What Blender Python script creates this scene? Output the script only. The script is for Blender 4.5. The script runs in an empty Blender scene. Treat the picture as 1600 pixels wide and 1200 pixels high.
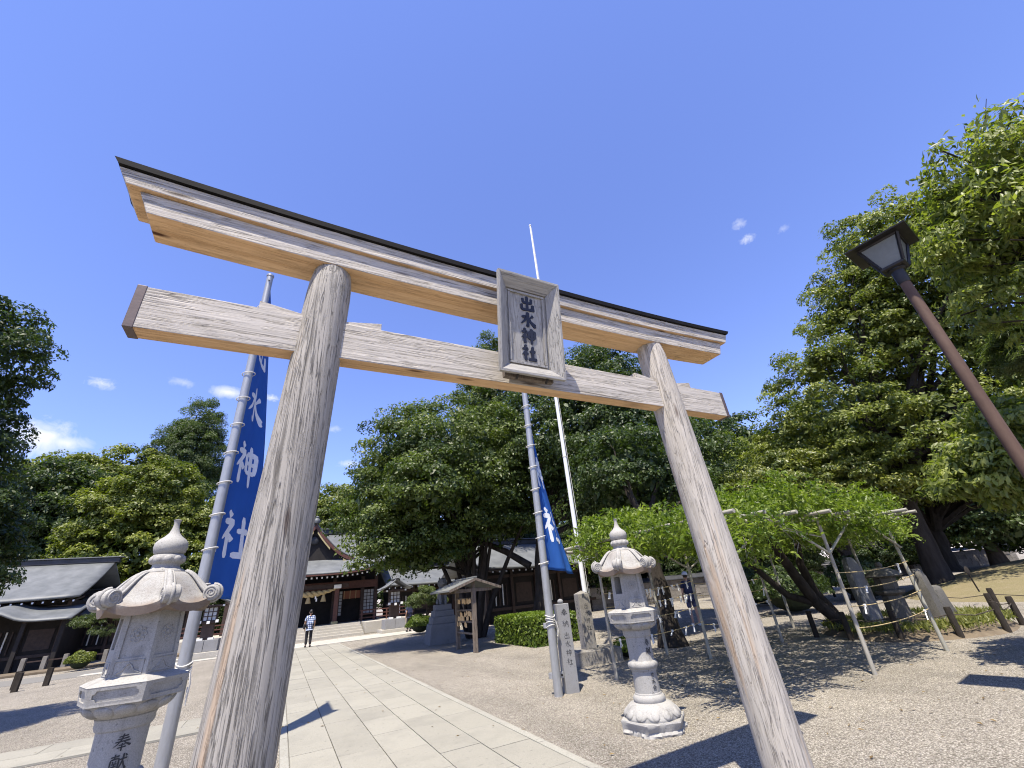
import bpy, bmesh, math, random
import numpy as np
from mathutils import Vector, Matrix

S = bpy.context.scene
COL = S.collection
rad = math.radians

# ------------------------------------------------------------------ camera
cam_d = bpy.data.cameras.new('camera')
cam_d.sensor_width = 36.0
cam_d.sensor_fit = 'HORIZONTAL'
cam_d.lens = 14.595
cam_d.clip_start = 0.05
cam_d.clip_end = 2000.0
cam = bpy.data.objects.new('camera', cam_d)
COL.objects.link(cam)
cam.matrix_world = Matrix(((0.89507, -0.12624, -0.42768, 0.0),
                           (-0.43709, -0.43830, -0.78539, 0.0),
                           (-0.08830, 0.88992, -0.44749, 1.6),
                           (0, 0, 0, 1)))
S.camera = cam

# ------------------------------------------------------------------ sky
W = bpy.data.worlds.new('World')
S.world = W
W.use_nodes = True
wt = W.node_tree
for n in list(wt.nodes):
    wt.nodes.remove(n)
SUN = Vector((-0.28, -0.31, 1.0)).normalized()
w_out = wt.nodes.new('ShaderNodeOutputWorld')
w_bg = wt.nodes.new('ShaderNodeBackground')
sky = wt.nodes.new('ShaderNodeTexSky')
sky.sky_type = 'NISHITA'
sky.sun_disc = False
sky.sun_elevation = math.asin(SUN.z)
sky.sun_rotation = math.atan2(SUN.x, SUN.y)
sky.altitude = 50
sky.air_density = 1.0
sky.dust_density = 0.08
sky.ozone_density = 2.2
w_bg.inputs['Strength'].default_value = 0.122
w_mul = wt.nodes.new('ShaderNodeMix')
w_mul.data_type = 'RGBA'
w_mul.blend_type = 'MULTIPLY'
w_mul.inputs[0].default_value = 1.0
w_mul.inputs[7].default_value = (0.945, 0.90, 1.25, 1)
wt.links.new(sky.outputs[0], w_mul.inputs[6])
w_tc = wt.nodes.new('ShaderNodeTexCoord')
# small fair-weather clouds: (direction, radius, flatness, strength)
CLOUDS = [((-0.385, 0.879, 0.285), 0.15, 2.0, 1.0), ((-0.345, 0.879, 0.278), 0.09, 2.4, 0.9), ((-0.45, 0.87, 0.255), 0.12, 2.4, 0.9),
          ((-0.324, 0.866, 0.381), 0.05, 2.0, 0.6), ((-0.150, 0.90, 0.404), 0.09, 3.0, 0.9),
          ((-0.075, 0.91, 0.405), 0.04, 2.4, 0.7), ((0.742, 0.32, 0.589), 0.034, 1.6, 0.6),
          ((0.722, 0.314, 0.617), 0.032, 1.4, 0.4), ((0.772, 0.267, 0.577), 0.026, 1.8, 0.3),
          ((0.092, 0.954, 0.285), 0.06, 2.8, 0.5), ((-0.222, 0.886, 0.408), 0.05, 2.5, 0.35),
          ((0.05, 0.933, 0.356), 0.045, 2.5, 0.4)]
w_noise = wt.nodes.new('ShaderNodeTexNoise')
w_noise.inputs['Scale'].default_value = 26.0
w_noise.inputs['Detail'].default_value = 7.0
w_noise.inputs['Roughness'].default_value = 0.66
w_noise.inputs['Distortion'].default_value = 0.6
wt.links.new(w_tc.outputs['Generated'], w_noise.inputs['Vector'])
w_noise2 = wt.nodes.new('ShaderNodeTexNoise')
w_noise2.inputs['Scale'].default_value = 75.0
w_noise2.inputs['Detail'].default_value = 6.0
w_noise2.inputs['Roughness'].default_value = 0.62
w_noise2.inputs['Distortion'].default_value = 1.2
wt.links.new(w_tc.outputs['Generated'], w_noise2.inputs['Vector'])
acc = None
for d, r, flat, st in CLOUDS:
    d = Vector(d).normalized()
    sub = wt.nodes.new('ShaderNodeVectorMath'); sub.operation = 'SUBTRACT'
    wt.links.new(w_tc.outputs['Generated'], sub.inputs[0]); sub.inputs[1].default_value = d
    mul = wt.nodes.new('ShaderNodeVectorMath'); mul.operation = 'MULTIPLY'
    wt.links.new(sub.outputs[0], mul.inputs[0]); mul.inputs[1].default_value = (1, 1, flat)
    ln = wt.nodes.new('ShaderNodeVectorMath'); ln.operation = 'LENGTH'
    wt.links.new(mul.outputs[0], ln.inputs[0])
    mr = wt.nodes.new('ShaderNodeMapRange')
    mr.inputs[1].default_value = 0.0; mr.inputs[2].default_value = r
    mr.inputs[3].default_value = 0.42; mr.inputs[4].default_value = -0.75
    wt.links.new(ln.outputs['Value'], mr.inputs[0])
    ad = wt.nodes.new('ShaderNodeMath'); ad.operation = 'ADD'
    wt.links.new(mr.outputs[0], ad.inputs[0]); wt.links.new((w_noise2 if r < 0.07 else w_noise).outputs[0], ad.inputs[1])
    m2 = wt.nodes.new('ShaderNodeMapRange')
    m2.inputs[1].default_value = 0.42; m2.inputs[2].default_value = 0.95
    m2.inputs[3].default_value = 0.0; m2.inputs[4].default_value = st
    wt.links.new(ad.outputs[0], m2.inputs[0])
    if acc is None:
        acc = m2.outputs[0]
    else:
        mx = wt.nodes.new('ShaderNodeMath'); mx.operation = 'MAXIMUM'
        wt.links.new(acc, mx.inputs[0]); wt.links.new(m2.outputs[0], mx.inputs[1])
        acc = mx.outputs[0]
w_cl = wt.nodes.new('ShaderNodeMix'); w_cl.data_type = 'RGBA'
wt.links.new(acc, w_cl.inputs[0])
wt.links.new(w_mul.outputs[2], w_cl.inputs[6])
w_cl.inputs[7].default_value = (4.6, 4.7, 4.9, 1)
wt.links.new(w_cl.outputs[2], w_bg.inputs['Color'])
wt.links.new(w_bg.outputs[0], w_out.inputs['Surface'])

# ------------------------------------------------------------------ sun and exposure
sun_d = bpy.data.lights.new('sun', 'SUN')
sun_d.energy = 5.0
sun_d.angle = rad(0.53)
sun_d.color = (1.0, 0.925, 0.80)
sun = bpy.data.objects.new('sun', sun_d)
COL.objects.link(sun)
sun.rotation_euler = (-SUN).to_track_quat('-Z', 'Y').to_euler()
sun.location = (-20, -20, 60)
S.view_settings.view_transform = 'Standard'
S.view_settings.look = 'None'
S.view_settings.gamma = 1.0
S.view_settings.use_curve_mapping = False
S.view_settings.exposure = 0.97
S.render.engine = 'CYCLES'
S.cycles.use_adaptive_sampling = True
S.cycles.adaptive_threshold = 0.02
S.cycles.max_bounces = 4
S.cycles.diffuse_bounces = 2
S.cycles.glossy_bounces = 2
S.cycles.transmission_bounces = 3
S.cycles.use_denoising = True
S.render.filter_size = 1.1
S.cycles.filter_width = 1.1

# ------------------------------------------------------------------ material helpers
MATS = {}
class NT:
    def __init__(self, name):
        m = bpy.data.materials.new(name); m.use_nodes = True
        self.m = m; self.t = m.node_tree
        for n in list(self.t.nodes): self.t.nodes.remove(n)
        self.out = self.n('ShaderNodeOutputMaterial')
        self.p = self.n('ShaderNodeBsdfPrincipled')
        self.l(self.p.outputs[0], self.out.inputs[0])
    def n(self, t, **kw):
        nd = self.t.nodes.new(t)
        for k, v in kw.items(): setattr(nd, k, v)
        return nd
    def l(self, a, b): self.t.links.new(a, b)
    def coord(self, scale=(1, 1, 1), kind='Object', rot=(0, 0, 0)):
        tc = self.n('ShaderNodeTexCoord'); mp = self.n('ShaderNodeMapping')
        mp.inputs['Scale'].default_value = scale
        mp.inputs['Rotation'].default_value = rot
        self.l(tc.outputs[kind], mp.inputs['Vector'])
        return mp.outputs[0]
    def wcoord(self, scale=(1, 1, 1)):
        g = self.n('ShaderNodeNewGeometry'); mp = self.n('ShaderNodeMapping')
        mp.inputs['Scale'].default_value = scale
        self.l(g.outputs['Position'], mp.inputs['Vector'])
        return mp.outputs[0]
    def noise(self, vec, scale, detail=4, rough=0.55, dist=0.0):
        nd = self.n('ShaderNodeTexNoise')
        nd.inputs['Scale'].default_value = scale; nd.inputs['Detail'].default_value = detail
        nd.inputs['Roughness'].default_value = rough; nd.inputs['Distortion'].default_value = dist
        if vec is not None: self.l(vec, nd.inputs['Vector'])
        return nd.outputs[0]
    def vor(self, vec, scale, feature='F1', out=0, rnd=1.0):
        nd = self.n('ShaderNodeTexVoronoi'); nd.feature = feature
        nd.inputs['Scale'].default_value = scale
        nd.inputs['Randomness'].default_value = rnd
        if vec is not None: self.l(vec, nd.inputs['Vector'])
        return nd.outputs[out]
    def ramp(self, fac, stops):
        nd = self.n('ShaderNodeValToRGB')
        e = nd.color_ramp.elements
        while len(e) < len(stops): e.new(0.5)
        for i, (p, c) in enumerate(stops):
            e[i].position = p
            e[i].color = (c, c, c, 1) if isinstance(c, (int, float)) else (*c, 1)
        self.l(fac, nd.inputs[0])
        return nd.outputs[0]
    def mix(self, fac, a, b, mode='MIX'):
        nd = self.n('ShaderNodeMix', data_type='RGBA', blend_type=mode)
        for s, v in ((0, fac), (6, a), (7, b)):
            if isinstance(v, (int, float)): nd.inputs[s].default_value = v if s == 0 else (v, v, v, 1)
            elif isinstance(v, tuple): nd.inputs[s].default_value = (*v, 1)
            else: self.l(v, nd.inputs[s])
        return nd.outputs[2]
    def math(self, op, a, b=0.0):
        nd = self.n('ShaderNodeMath', operation=op)
        for i, v in enumerate((a, b)):
            if isinstance(v, (int, float)): nd.inputs[i].default_value = v
            else: self.l(v, nd.inputs[i])
        return nd.outputs[0]
    def sep(self, vec):
        nd = self.n('ShaderNodeSeparateXYZ'); self.l(vec, nd.inputs[0]); return nd.outputs
    def bump(self, h, strength=0.3, dist=0.01):
        nd = self.n('ShaderNodeBump')
        nd.inputs['Strength'].default_value = strength; nd.inputs['Distance'].default_value = dist
        self.l(h, nd.inputs['Height']); self.l(nd.outputs[0], self.p.inputs['Normal'])
    def rand(self):
        return self.n('ShaderNodeObjectInfo').outputs['Random']
    def done(self, col, rough=0.6, metal=0.0, spec=0.5):
        if isinstance(col, tuple): self.p.inputs['Base Color'].default_value = (*col, 1)
        else: self.l(col, self.p.inputs['Base Color'])
        if isinstance(rough, (int, float)): self.p.inputs['Roughness'].default_value = rough
        else: self.l(rough, self.p.inputs['Roughness'])
        self.p.inputs['Metallic'].default_value = metal
        self.p.inputs['Specular IOR Level'].default_value = spec
        MATS[self.m.name] = self.m
        return self.m

def mat_plain(name, a, b, scale=8.0, rough=0.6, bump=0.15, metal=0.0, stretch=(1, 1, 1), spec=0.4, dist=0.005):
    t = NT(name); v = t.coord(stretch)
    f = t.noise(v, scale, 6, 0.6)
    f2 = t.noise(v, scale * 9, 3, 0.6)
    c = t.mix(t.ramp(f, [(0.3, 0.0), (0.7, 1.0)]), a, b)
    c = t.mix(0.25, c, t.ramp(f2, [(0.3, 0.55), (0.7, 1.0)]), 'MULTIPLY')
    if bump: t.bump(f2, bump, dist)
    return t.done(c, rough, metal, spec)

def mat_wood(name, axis, light=(0.50, 0.458, 0.398), mid=(0.365, 0.332, 0.285), dark=(0.085, 0.076, 0.068), crack=0.5, warm=0.0, under=True):
    """sun-bleached grey timber, grain along one local axis, brown where rain never reaches the underside"""
    t = NT(name)
    def sc(along, across):
        s = [across] * 3; s['XYZ'.index(axis)] = along; return tuple(s)
    v1 = t.coord(sc(0.8, 24)); v2 = t.coord(sc(1.5, 60)); v3 = t.coord(sc(1.5, 52)); v4 = t.coord(sc(1.2, 4.0))
    g1 = t.noise(v1, 1.0, 7, 0.62, 0.5)
    g2 = t.noise(v2, 1.0, 5, 0.6, 0.2)
    big = t.noise(v4, 1.0, 4, 0.6)
    ck = t.noise(v3, 1.0, 6, 0.72, 0.9)
    base = t.mix(t.ramp(g1, [(0.3, 0.0), (0.62, 1.0)]), mid, light)
    base = t.mix(t.math('MULTIPLY', t.ramp(g2, [(0.38, 1.0), (0.56, 0.0)]), 0.55), base, mid)
    ckm = t.math('MULTIPLY', t.ramp(ck, [(0.57 - 0.06 * crack, 0.0), (0.66 - 0.03 * crack, 1.0)]),
                 t.ramp(big, [(0.36, 0.25), (0.62, 1.0)]))
    base = t.mix(t.math('MULTIPLY', ckm, 0.5 + 0.45 * crack), base, dark)
    chk = None
    for al, ac, wd, off in ((0.16, 6.5, 0.008, 0.0), (0.30, 13.0, 0.010, 3.7), (0.8 + crack, 38.0, 0.012 + 0.014 * crack, 9.1)):
        nv = t.coord(sc(al, ac)); ad = t.n('ShaderNodeVectorMath', operation='ADD'); t.l(nv, ad.inputs[0]); ad.inputs[1].default_value = (off, off, off)
        nz = t.noise(ad.outputs[0], 1.0, 2.5, 0.5, 0.25)
        ln = t.ramp(t.math('ABSOLUTE', t.math('SUBTRACT', nz, 0.5)), [(wd * 0.35, 1.0), (wd, 0.0)])
        ln = t.math('MULTIPLY', ln, t.ramp(t.noise(t.coord(sc(0.8, 3.0)), 1.0 + off, 2, 0.5), [(0.42, 0.0), (0.58, 1.0)]))
        chk = ln if chk is None else t.math('MAXIMUM', chk, ln)
    base = t.mix(t.math('MULTIPLY', chk, 0.8 * min(1.0, 0.3 + crack)), base, dark)
    if warm:
        st = t.noise(t.coord(sc(0.25, 11)), 1.0, 3, 0.5)
        wm = t.math('MULTIPLY', t.ramp(st, [(0.60, 0.0), (0.70, 1.0)]), warm)
        base = t.mix(wm, base, (0.46, 0.29, 0.15))
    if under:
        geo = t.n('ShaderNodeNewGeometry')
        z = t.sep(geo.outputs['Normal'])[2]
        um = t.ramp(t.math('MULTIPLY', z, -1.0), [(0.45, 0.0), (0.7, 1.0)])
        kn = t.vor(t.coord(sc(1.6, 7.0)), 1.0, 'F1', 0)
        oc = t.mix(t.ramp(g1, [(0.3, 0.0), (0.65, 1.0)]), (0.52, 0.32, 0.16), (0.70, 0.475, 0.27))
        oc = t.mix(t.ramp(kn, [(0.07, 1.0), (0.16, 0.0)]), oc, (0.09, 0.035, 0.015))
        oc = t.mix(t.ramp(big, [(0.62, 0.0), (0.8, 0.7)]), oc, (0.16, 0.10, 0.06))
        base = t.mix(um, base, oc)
    kn2 = t.vor(t.coord(sc(0.9, 5.0)), 1.0, 'F1', 0)
    base = t.mix(t.ramp(kn2, [(0.04, 0.85), (0.10, 0.0)]), base, (0.10, 0.075, 0.06))
    h = t.math('SUBTRACT', t.math('ADD', t.math('MULTIPLY', g1, 0.5), t.math('MULTIPLY', g2, 0.35)), t.math('MULTIPLY', ckm, 0.9))
    h = t.math('SUBTRACT', h, chk)
    t.bump(h, 0.7, 0.012)
    return t.done(base, 0.78, 0.0, 0.25)

def mat_granite(name, a=(0.50, 0.50, 0.49), b=(0.36, 0.36, 0.365), speck=(0.16, 0.16, 0.165), stain=(0.30, 0.26, 0.22), stain_amt=0.25, grain=140.0, rnd=0.0, streak=0.0):
    t = NT(name); v = t.wcoord() if rnd else t.coord()
    f = t.noise(v, grain, 3, 0.7); big = t.noise(v, 1.7 if rnd else 3.0, 6, 0.68); mid = t.noise(v, grain * 0.35, 2, 0.5)
    c = t.mix(t.ramp(f, [(0.36, 0.0), (0.62, 1.0)]), b, a)
    c = t.mix(t.ramp(mid, [(0.24, 0.8), (0.36, 0.0)]), c, speck)
    c = t.mix(t.math('MULTIPLY', t.ramp(big, [(0.48, 0.0), (0.72, 1.0)]), stain_amt), c, stain)
    if streak:
        sv = t.noise(t.coord((9, 9, 1.1)), 1.0, 5, 0.65); sb = t.noise(v, 5.0, 4, 0.6)
        c = t.mix(t.math('MULTIPLY', t.math('MULTIPLY', t.ramp(sv, [(0.5, 0.0), (0.66, 1.0)]), t.ramp(sb, [(0.42, 0.0), (0.6, 1.0)])), streak), c, (0.085, 0.08, 0.07))
    if rnd:
        r = t.rand()
        c = t.mix(1.0, c, t.ramp(r, [(0.0, 1.0 - rnd), (1.0, 1.0)]), 'MULTIPLY')
    t.bump(t.math('ADD', t.math('MULTIPLY', f, 0.6), mid), 0.35, 0.004)
    return t.done(c, 0.82, 0.0, 0.3)

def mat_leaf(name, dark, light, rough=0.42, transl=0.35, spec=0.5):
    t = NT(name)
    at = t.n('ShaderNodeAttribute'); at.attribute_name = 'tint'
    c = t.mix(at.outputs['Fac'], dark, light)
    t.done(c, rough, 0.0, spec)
    tr = t.n('ShaderNodeBsdfTranslucent')
    cc = t.mix(1.0, c, (1.25, 1.45, 0.45), 'MULTIPLY')
    t.l(cc, tr.inputs['Color'])
    ms = t.n('ShaderNodeMixShader'); ms.inputs[0].default_value = transl
    t.l(t.p.outputs[0], ms.inputs[1]); t.l(tr.outputs[0], ms.inputs[2])
    t.l(ms.outputs[0], t.out.inputs[0])
    return t.m

# ------------------------------------------------------------------ mesh helpers
class MB:
    def __init__(self): self.v = []; self.f = []
    def add(self, vs, fs):
        o = len(self.v); self.v += [tuple(p) for p in vs]; self.f += [tuple(i + o for i in f) for f in fs]
        return self
    def box(self, c, s, M=None):
        x, y, z = s[0] / 2, s[1] / 2, s[2] / 2
        vs = [Vector((a * x, b * y, d * z)) for a in (-1, 1) for b in (-1, 1) for d in (-1, 1)]
        if M is not None: vs = [M @ p for p in vs]
        c = Vector(c)
        return self.add([p + c for p in vs], [(0, 1, 3, 2), (4, 6, 7, 5), (0, 4, 5, 1), (2, 3, 7, 6), (0, 2, 6, 4), (1, 5, 7, 3)])
    def beam(self, p0, p1, w, h, up=(0, 0, 1)):
        p0, p1 = Vector(p0), Vector(p1); d = (p1 - p0).normalized(); up = Vector(up)
        s = d.cross(up)
        if s.length < 1e-4: s = d.cross(Vector((1, 0, 0)))
        s.normalize(); u = s.cross(d)
        vs = []
        for p in (p0, p1):
            for a, b in ((-1, -1), (1, -1), (1, 1), (-1, 1)): vs.append(p + s * a * w / 2 + u * b * h / 2)
        return self.add(vs, [(3, 2, 1, 0), (4, 5, 6, 7), (0, 1, 5, 4), (1, 2, 6, 5), (2, 3, 7, 6), (3, 0, 4, 7)])
    def loft(self, rings, closed=True, caps=True):
        n = len(rings[0]); vs = [p for r in rings for p in r]; fs = []
        m = n if closed else n - 1
        for i in range(len(rings) - 1):
            for j in range(m):
                k = (j + 1) % n
                fs.append((i * n + j, i * n + k, (i + 1) * n + k, (i + 1) * n + j))
        if caps and closed:
            fs.append(tuple(range(n - 1, -1, -1))); fs.append(tuple((len(rings) - 1) * n + j for j in range(n)))
        return self.add(vs, fs)
    def lathe(self, prof, n=24, c=(0, 0, 0), ph=0.0, caps=True):
        rings = []
        for r, z in prof:
            rings.append([(c[0] + r * math.cos(ph + 2 * math.pi * j / n), c[1] + r * math.sin(ph + 2 * math.pi * j / n), c[2] + z) for j in range(n)])
        return self.loft(rings, True, caps)
    def tube(self, path, radii, n=8, caps=True):
        path = [Vector(p) for p in path]
        if isinstance(radii, (int, float)): radii = [radii] * len(path)
        rings = []; ref = None
        for i, p in enumerate(path):
            d = (path[min(i + 1, len(path) - 1)] - path[max(i - 1, 0)]).normalized()
            if ref is None:
                ref = Vector((0, 0, 1)) if abs(d.z) < 0.9 else Vector((1, 0, 0))
            s = (ref - d * ref.dot(d)).normalized(); u = d.cross(s); ref = s
            rings.append([p + (s * math.cos(2 * math.pi * j / n) + u * math.sin(2 * math.pi * j / n)) * radii[i] for j in range(n)])
        return self.loft(rings, True, caps)
    def prism(self, poly, fn0, fn1):
        n = len(poly)
        vs = [fn0(*p) for p in poly] + [fn1(*p) for p in poly]
        fs = [tuple(range(n - 1, -1, -1)), tuple(range(n, 2 * n))]
        for j in range(n):
            k = (j + 1) % n; fs.append((j, k, n + k, n + j))
        return self.add(vs, fs)
    def ball(self, c, r, n=10, m=6, M=None):
        if isinstance(r, (int, float)): r = (r, r, r)
        rings = []
        for i in range(m + 1):
            t = math.pi * min(max(i / m, 0.012), 0.988)
            rr = []
            for j in range(n):
                a = 2 * math.pi * j / n
                q = Vector((r[0] * math.sin(t) * math.cos(a), r[1] * math.sin(t) * math.sin(a), -r[2] * math.cos(t)))
                if M is not None: q = M @ q
                rr.append(q + Vector(c))
            rings.append(rr)
        return self.loft(rings)
    def mesh(self, name, smooth=None, fix=True):
        me = bpy.data.meshes.new(name)
        me.from_pydata([tuple(p) for p in self.v], [], self.f); me.update()
        if fix:
            bm = bmesh.new(); bm.from_mesh(me)
            bmesh.ops.recalc_face_normals(bm, faces=bm.faces); bm.to_mesh(me); bm.free()
        if smooth is not None:
            me.shade_smooth()
            if smooth < 180: me.set_sharp_from_angle(angle=rad(smooth))
        return me
    def build(self, name, mat, parent=None, smooth=None, bevel=0.0, kind=None, loc=None):
        return obj(name, self.mesh(name, smooth), mat, parent, bevel, kind, loc)

def obj(name, me, mat, parent=None, bevel=0.0, kind=None, loc=None):
    o = bpy.data.objects.new(name, me)
    if mat is not None:
        me.materials.clear(); me.materials.append(MATS[mat] if isinstance(mat, str) else mat)
    COL.objects.link(o)
    if parent is not None: o.parent = parent
    if loc is not None: o.location = loc
    if kind: o['kind'] = kind
    if bevel:
        b = o.modifiers.new('bevel', 'BEVEL'); b.width = bevel; b.segments = 2; b.limit_method = 'ANGLE'; b.angle_limit = rad(35)
    return o

def tag(o, label, cat, group=None):
    o['label'] = label; o['category'] = cat
    if group: o['group'] = group
    return o

def thing(name, label, cat, loc=(0, 0, 0), rz=0.0, group=None):
    o = bpy.data.objects.new(name, None); COL.objects.link(o)
    o.empty_display_size = 0.2
    o.location = loc; o.rotation_euler = (0, 0, rz)
    return tag(o, label, cat, group)

def dup(root, loc, rz, label, scale=1.0):
    def cp(o, par):
        c = o.copy(); COL.objects.link(c)
        if par is not None: c.parent = par
        for ch in list(o.children): cp(ch, c)
        return c
    kids = list(root.children)
    r = root.copy(); COL.objects.link(r); r.location = loc; r.rotation_euler = (0, 0, rz); r.scale = (scale,) * 3
    r['label'] = label
    for k in kids: cp(k, r)
    return r

# ------------------------------------------------------------------ brush lettering (strokes: x, y, relative width; y grows downward, 0..100)
SHI = [[(20, 3, .7), (31, 14, 1.2)], [(6, 27, .8), (37, 24, 1.1), (26, 43, .9), (5, 63, .4)], [(25, 42, 1), (26, 97, 1)], [(30, 50, .6), (41, 62, 1.1)]]
GLYPH = {
 'izu': [[(49, 1, 1.1), (50, 50, 1), (50, 90, 1)], [(22, 17, 1), (23, 45, .9)], [(21, 46, .9), (76, 44, .9)], [(78, 14, 1.1), (77, 48, .9)],
         [(13, 57, 1), (14, 92, .9)], [(12, 92, .9), (88, 89, 1)], [(86, 54, 1.1), (88, 97, 1.2)]],
 'mizu': [[(50, 1, 1.2), (51, 50, 1), (50, 92, 1), (38, 84, .3)], [(10, 36, .8), (40, 32, 1.1), (28, 60, .8), (6, 80, .3)],
          [(86, 20, 1.1), (60, 43, .5)], [(54, 38, .6), (70, 64, 1), (96, 86, 1.6), (99, 86, .4)]],
 'kami': SHI + [[(50, 24, 1), (52, 67, .9)], [(50, 24, .8), (90, 21, 1.1), (88, 66, .9)], [(52, 44, .7), (88, 43, .7)], [(52, 66, .7), (88, 64, .8)], [(70, 2, 1.2), (70, 60, 1), (70, 99, .6)]],
 'yashiro': SHI + [[(52, 40, .8), (90, 37, 1)], [(71, 8, 1.1), (71, 88, 1)], [(44, 89, .9), (98, 86, 1.2)]],
 'hou': [[(24, 17, .8), (76, 13, 1)], [(18, 31, .8), (82, 27, 1)], [(8, 46, .8), (92, 42, 1.1)], [(50, 1, 1.1), (44, 30, 1), (28, 54, .8), (3, 74, .3)],
         [(52, 42, .6), (72, 58, 1), (98, 72, 1.4)], [(32, 65, .7), (68, 62, .8)], [(26, 79, .7), (74, 76, .9)], [(50, 53, .9), (50, 99, .8)]],
 'ken': [[(8, 19, .8), (54, 15, 1)], [(30, 3, 1), (30, 31, .8)], [(11, 32, .9), (9, 95, .8)], [(11, 32, .8), (53, 30, 1), (53, 92, .9), (46, 87, .4)], [(22, 41, .6), (27, 51, .7)], [(41, 40, .7), (35, 51, .5)],
         [(19, 57, .7), (46, 55, .7)], [(19, 71, .7), (46, 69, .7)], [(32, 57, .8), (32, 92, .7)], [(57, 37, .8), (99, 33, 1)], [(77, 5, 1.1), (75, 42, 1), (66, 72, .8), (52, 95, .3)], [(77, 45, .6), (86, 72, 1), (99, 93, 1.4)], [(87, 10, .6), (95, 23, 1.1)]],
 'nou': [[(26, 3, .9), (12, 24, .6), (31, 27, .5)], [(37, 15, .8), (10, 46, .6), (40, 42, .7)], [(31, 34, .5), (41, 47, .9)], [(26, 47, .9), (26, 97, .8)], [(14, 60, .8), (6, 82, .4)], [(36, 58, .5), (43, 77, .9)],
         [(54, 28, .9), (54, 97, .9)], [(54, 28, .8), (94, 26, 1), (94, 95, .9), (86, 89, .4)], [(74, 5, 1), (73, 36, .9), (59, 67, .4)], [(74, 38, .5), (89, 65, 1)]],
 'ama': [[(8, 32, .8), (92, 29, 1)], [(30, 8, 1), (31, 90, .8)], [(70, 6, 1), (69, 90, .8)], [(31, 60, .7), (69, 58, .7)], [(31, 88, .7), (69, 87, .7)]],
 'ki': [[(8, 34, .8), (92, 31, 1)], [(50, 4, 1), (50, 97, .8)], [(49, 36, .9), (30, 62, .7), (6, 80, .3)], [(51, 36, .6), (72, 62, 1), (97, 80, 1.3)]],
 'kai': [[(50, 2, 1), (30, 26, .8), (4, 46, .3)], [(52, 6, .6), (74, 30, 1), (97, 44, 1.3)], [(32, 46, .7), (70, 44, .8)], [(18, 62, .8), (84, 59, 1)], [(48, 62, .8), (26, 90, .6), (72, 86, .8)], [(66, 74, .6), (84, 97, 1.1)]],
}
def brush(mb, glyph, fn, w=11.0, depth=0.003, step=0.00025):
    """fn(u, v, h): u, v in glyph units (0..100), h height above the surface in metres"""
    for si, st in enumerate(GLYPH[glyph]):
        pts = []
        K = 7
        P = [Vector(p) for p in st]
        for i in range(len(P) - 1):
            a = P[max(i - 1, 0)]; b = P[i]; c = P[i + 1]; d = P[min(i + 2, len(P) - 1)]
            for k in range(K):
                t = k / K
                q = b.lerp(c, t) * 0.55 + 0.45 * (0.5 * ((2 * b) + (c - a) * t + (2 * a - 5 * b + 4 * c - d) * t * t + (3 * b - a - 3 * c + d) * t ** 3))
                pts.append(q)
        pts.append(P[-1])
        n = len(pts); L = []; Rr = []
        for i, p in enumerate(pts):
            d = pts[min(i + 1, n - 1)] - pts[max(i - 1, 0)]
            d = Vector((d.x, d.y)); d = d.normalized() if d.length > 1e-6 else Vector((1, 0))
            nn = Vector((-d.y, d.x))
            t = i / (n - 1)
            e = min(1.0, 0.5 + 5 * t) * min(1.0, 0.5 + 5 * (1 - t))
            hw = w * 0.5 * p.z * e * (1.0 - 0.18 * math.sin(math.pi * t))
            L.append((p.x + nn.x * hw, p.y + nn.y * hw)); Rr.append((p.x - nn.x * hw, p.y - nn.y * hw))
        h = depth + step * si
        vs = []; fs = []
        for i in range(n):
            vs += [fn(L[i][0], L[i][1], h), fn(Rr[i][0], Rr[i][1], h), fn(L[i][0], L[i][1], 0.0), fn(Rr[i][0], Rr[i][1], 0.0)]
        for i in range(n - 1):
            a = i * 4; b = a + 4
            fs += [(a, a + 1, b + 1, b), (a + 2, a, b, b + 2), (a + 1, a + 3, b + 3, b + 1)]
        fs += [(0, 2, 3, 1), (4 * n - 4, 4 * n - 3, 4 * n - 1, 4 * n - 2)]
        mb.add(vs, fs)
    return mb

# ------------------------------------------------------------------ foliage helpers
def leaf_mesh(name, P, N, size, rng, aspect=0.5, droop=0.25, fold=0.25, tint=None, jitter=0.55):
    """one folded diamond leaf per point, built as one mesh with a per-leaf tint"""
    n = len(P)
    N = N + rng.normal(0, jitter, (n, 3)); N /= np.linalg.norm(N, axis=1, keepdims=True) + 1e-9
    A = rng.normal(0, 1, (n, 3)); A[:, 2] -= droop * 2
    A -= N * np.sum(A * N, axis=1, keepdims=True); A /= np.linalg.norm(A, axis=1, keepdims=True) + 1e-9
    B = np.cross(N, A)
    s = (size * rng.uniform(0.65, 1.3, n))[:, None]
    V = np.empty((n, 4, 3), np.float32)
    V[:, 0] = P - A * s * 0.5
    V[:, 1] = P + B * s * aspect * 0.5 + N * s * fold * 0.3 - A * s * 0.05
    V[:, 2] = P + A * s * 0.5
    V[:, 3] = P - B * s * aspect * 0.5 + N * s * fold * 0.3 - A * s * 0.05
    me = bpy.data.meshes.new(name)
    me.vertices.add(n * 4); me.vertices.foreach_set('co', V.ravel())
    idx = np.arange(n)[:, None] * 4
    tri = np.concatenate([idx + np.array([[0, 1, 2]]), idx + np.array([[0, 2, 3]])], axis=1).astype(np.int32).ravel()
    me.loops.add(n * 6); me.loops.foreach_set('vertex_index', tri)
    me.polygons.add(n * 2)
    me.polygons.foreach_set('loop_start', np.arange(0, n * 6, 3, dtype=np.int32))
    me.polygons.foreach_set('loop_total', np.full(n * 2, 3, np.int32))
    me.update(calc_edges=True)
    if tint is None: tint = rng.uniform(0, 1, n)
    at = me.attributes.new('tint', 'FLOAT', 'POINT')
    at.data.foreach_set('value', np.repeat(np.clip(tint, 0, 1), 4).astype(np.float32))
    return me

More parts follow.
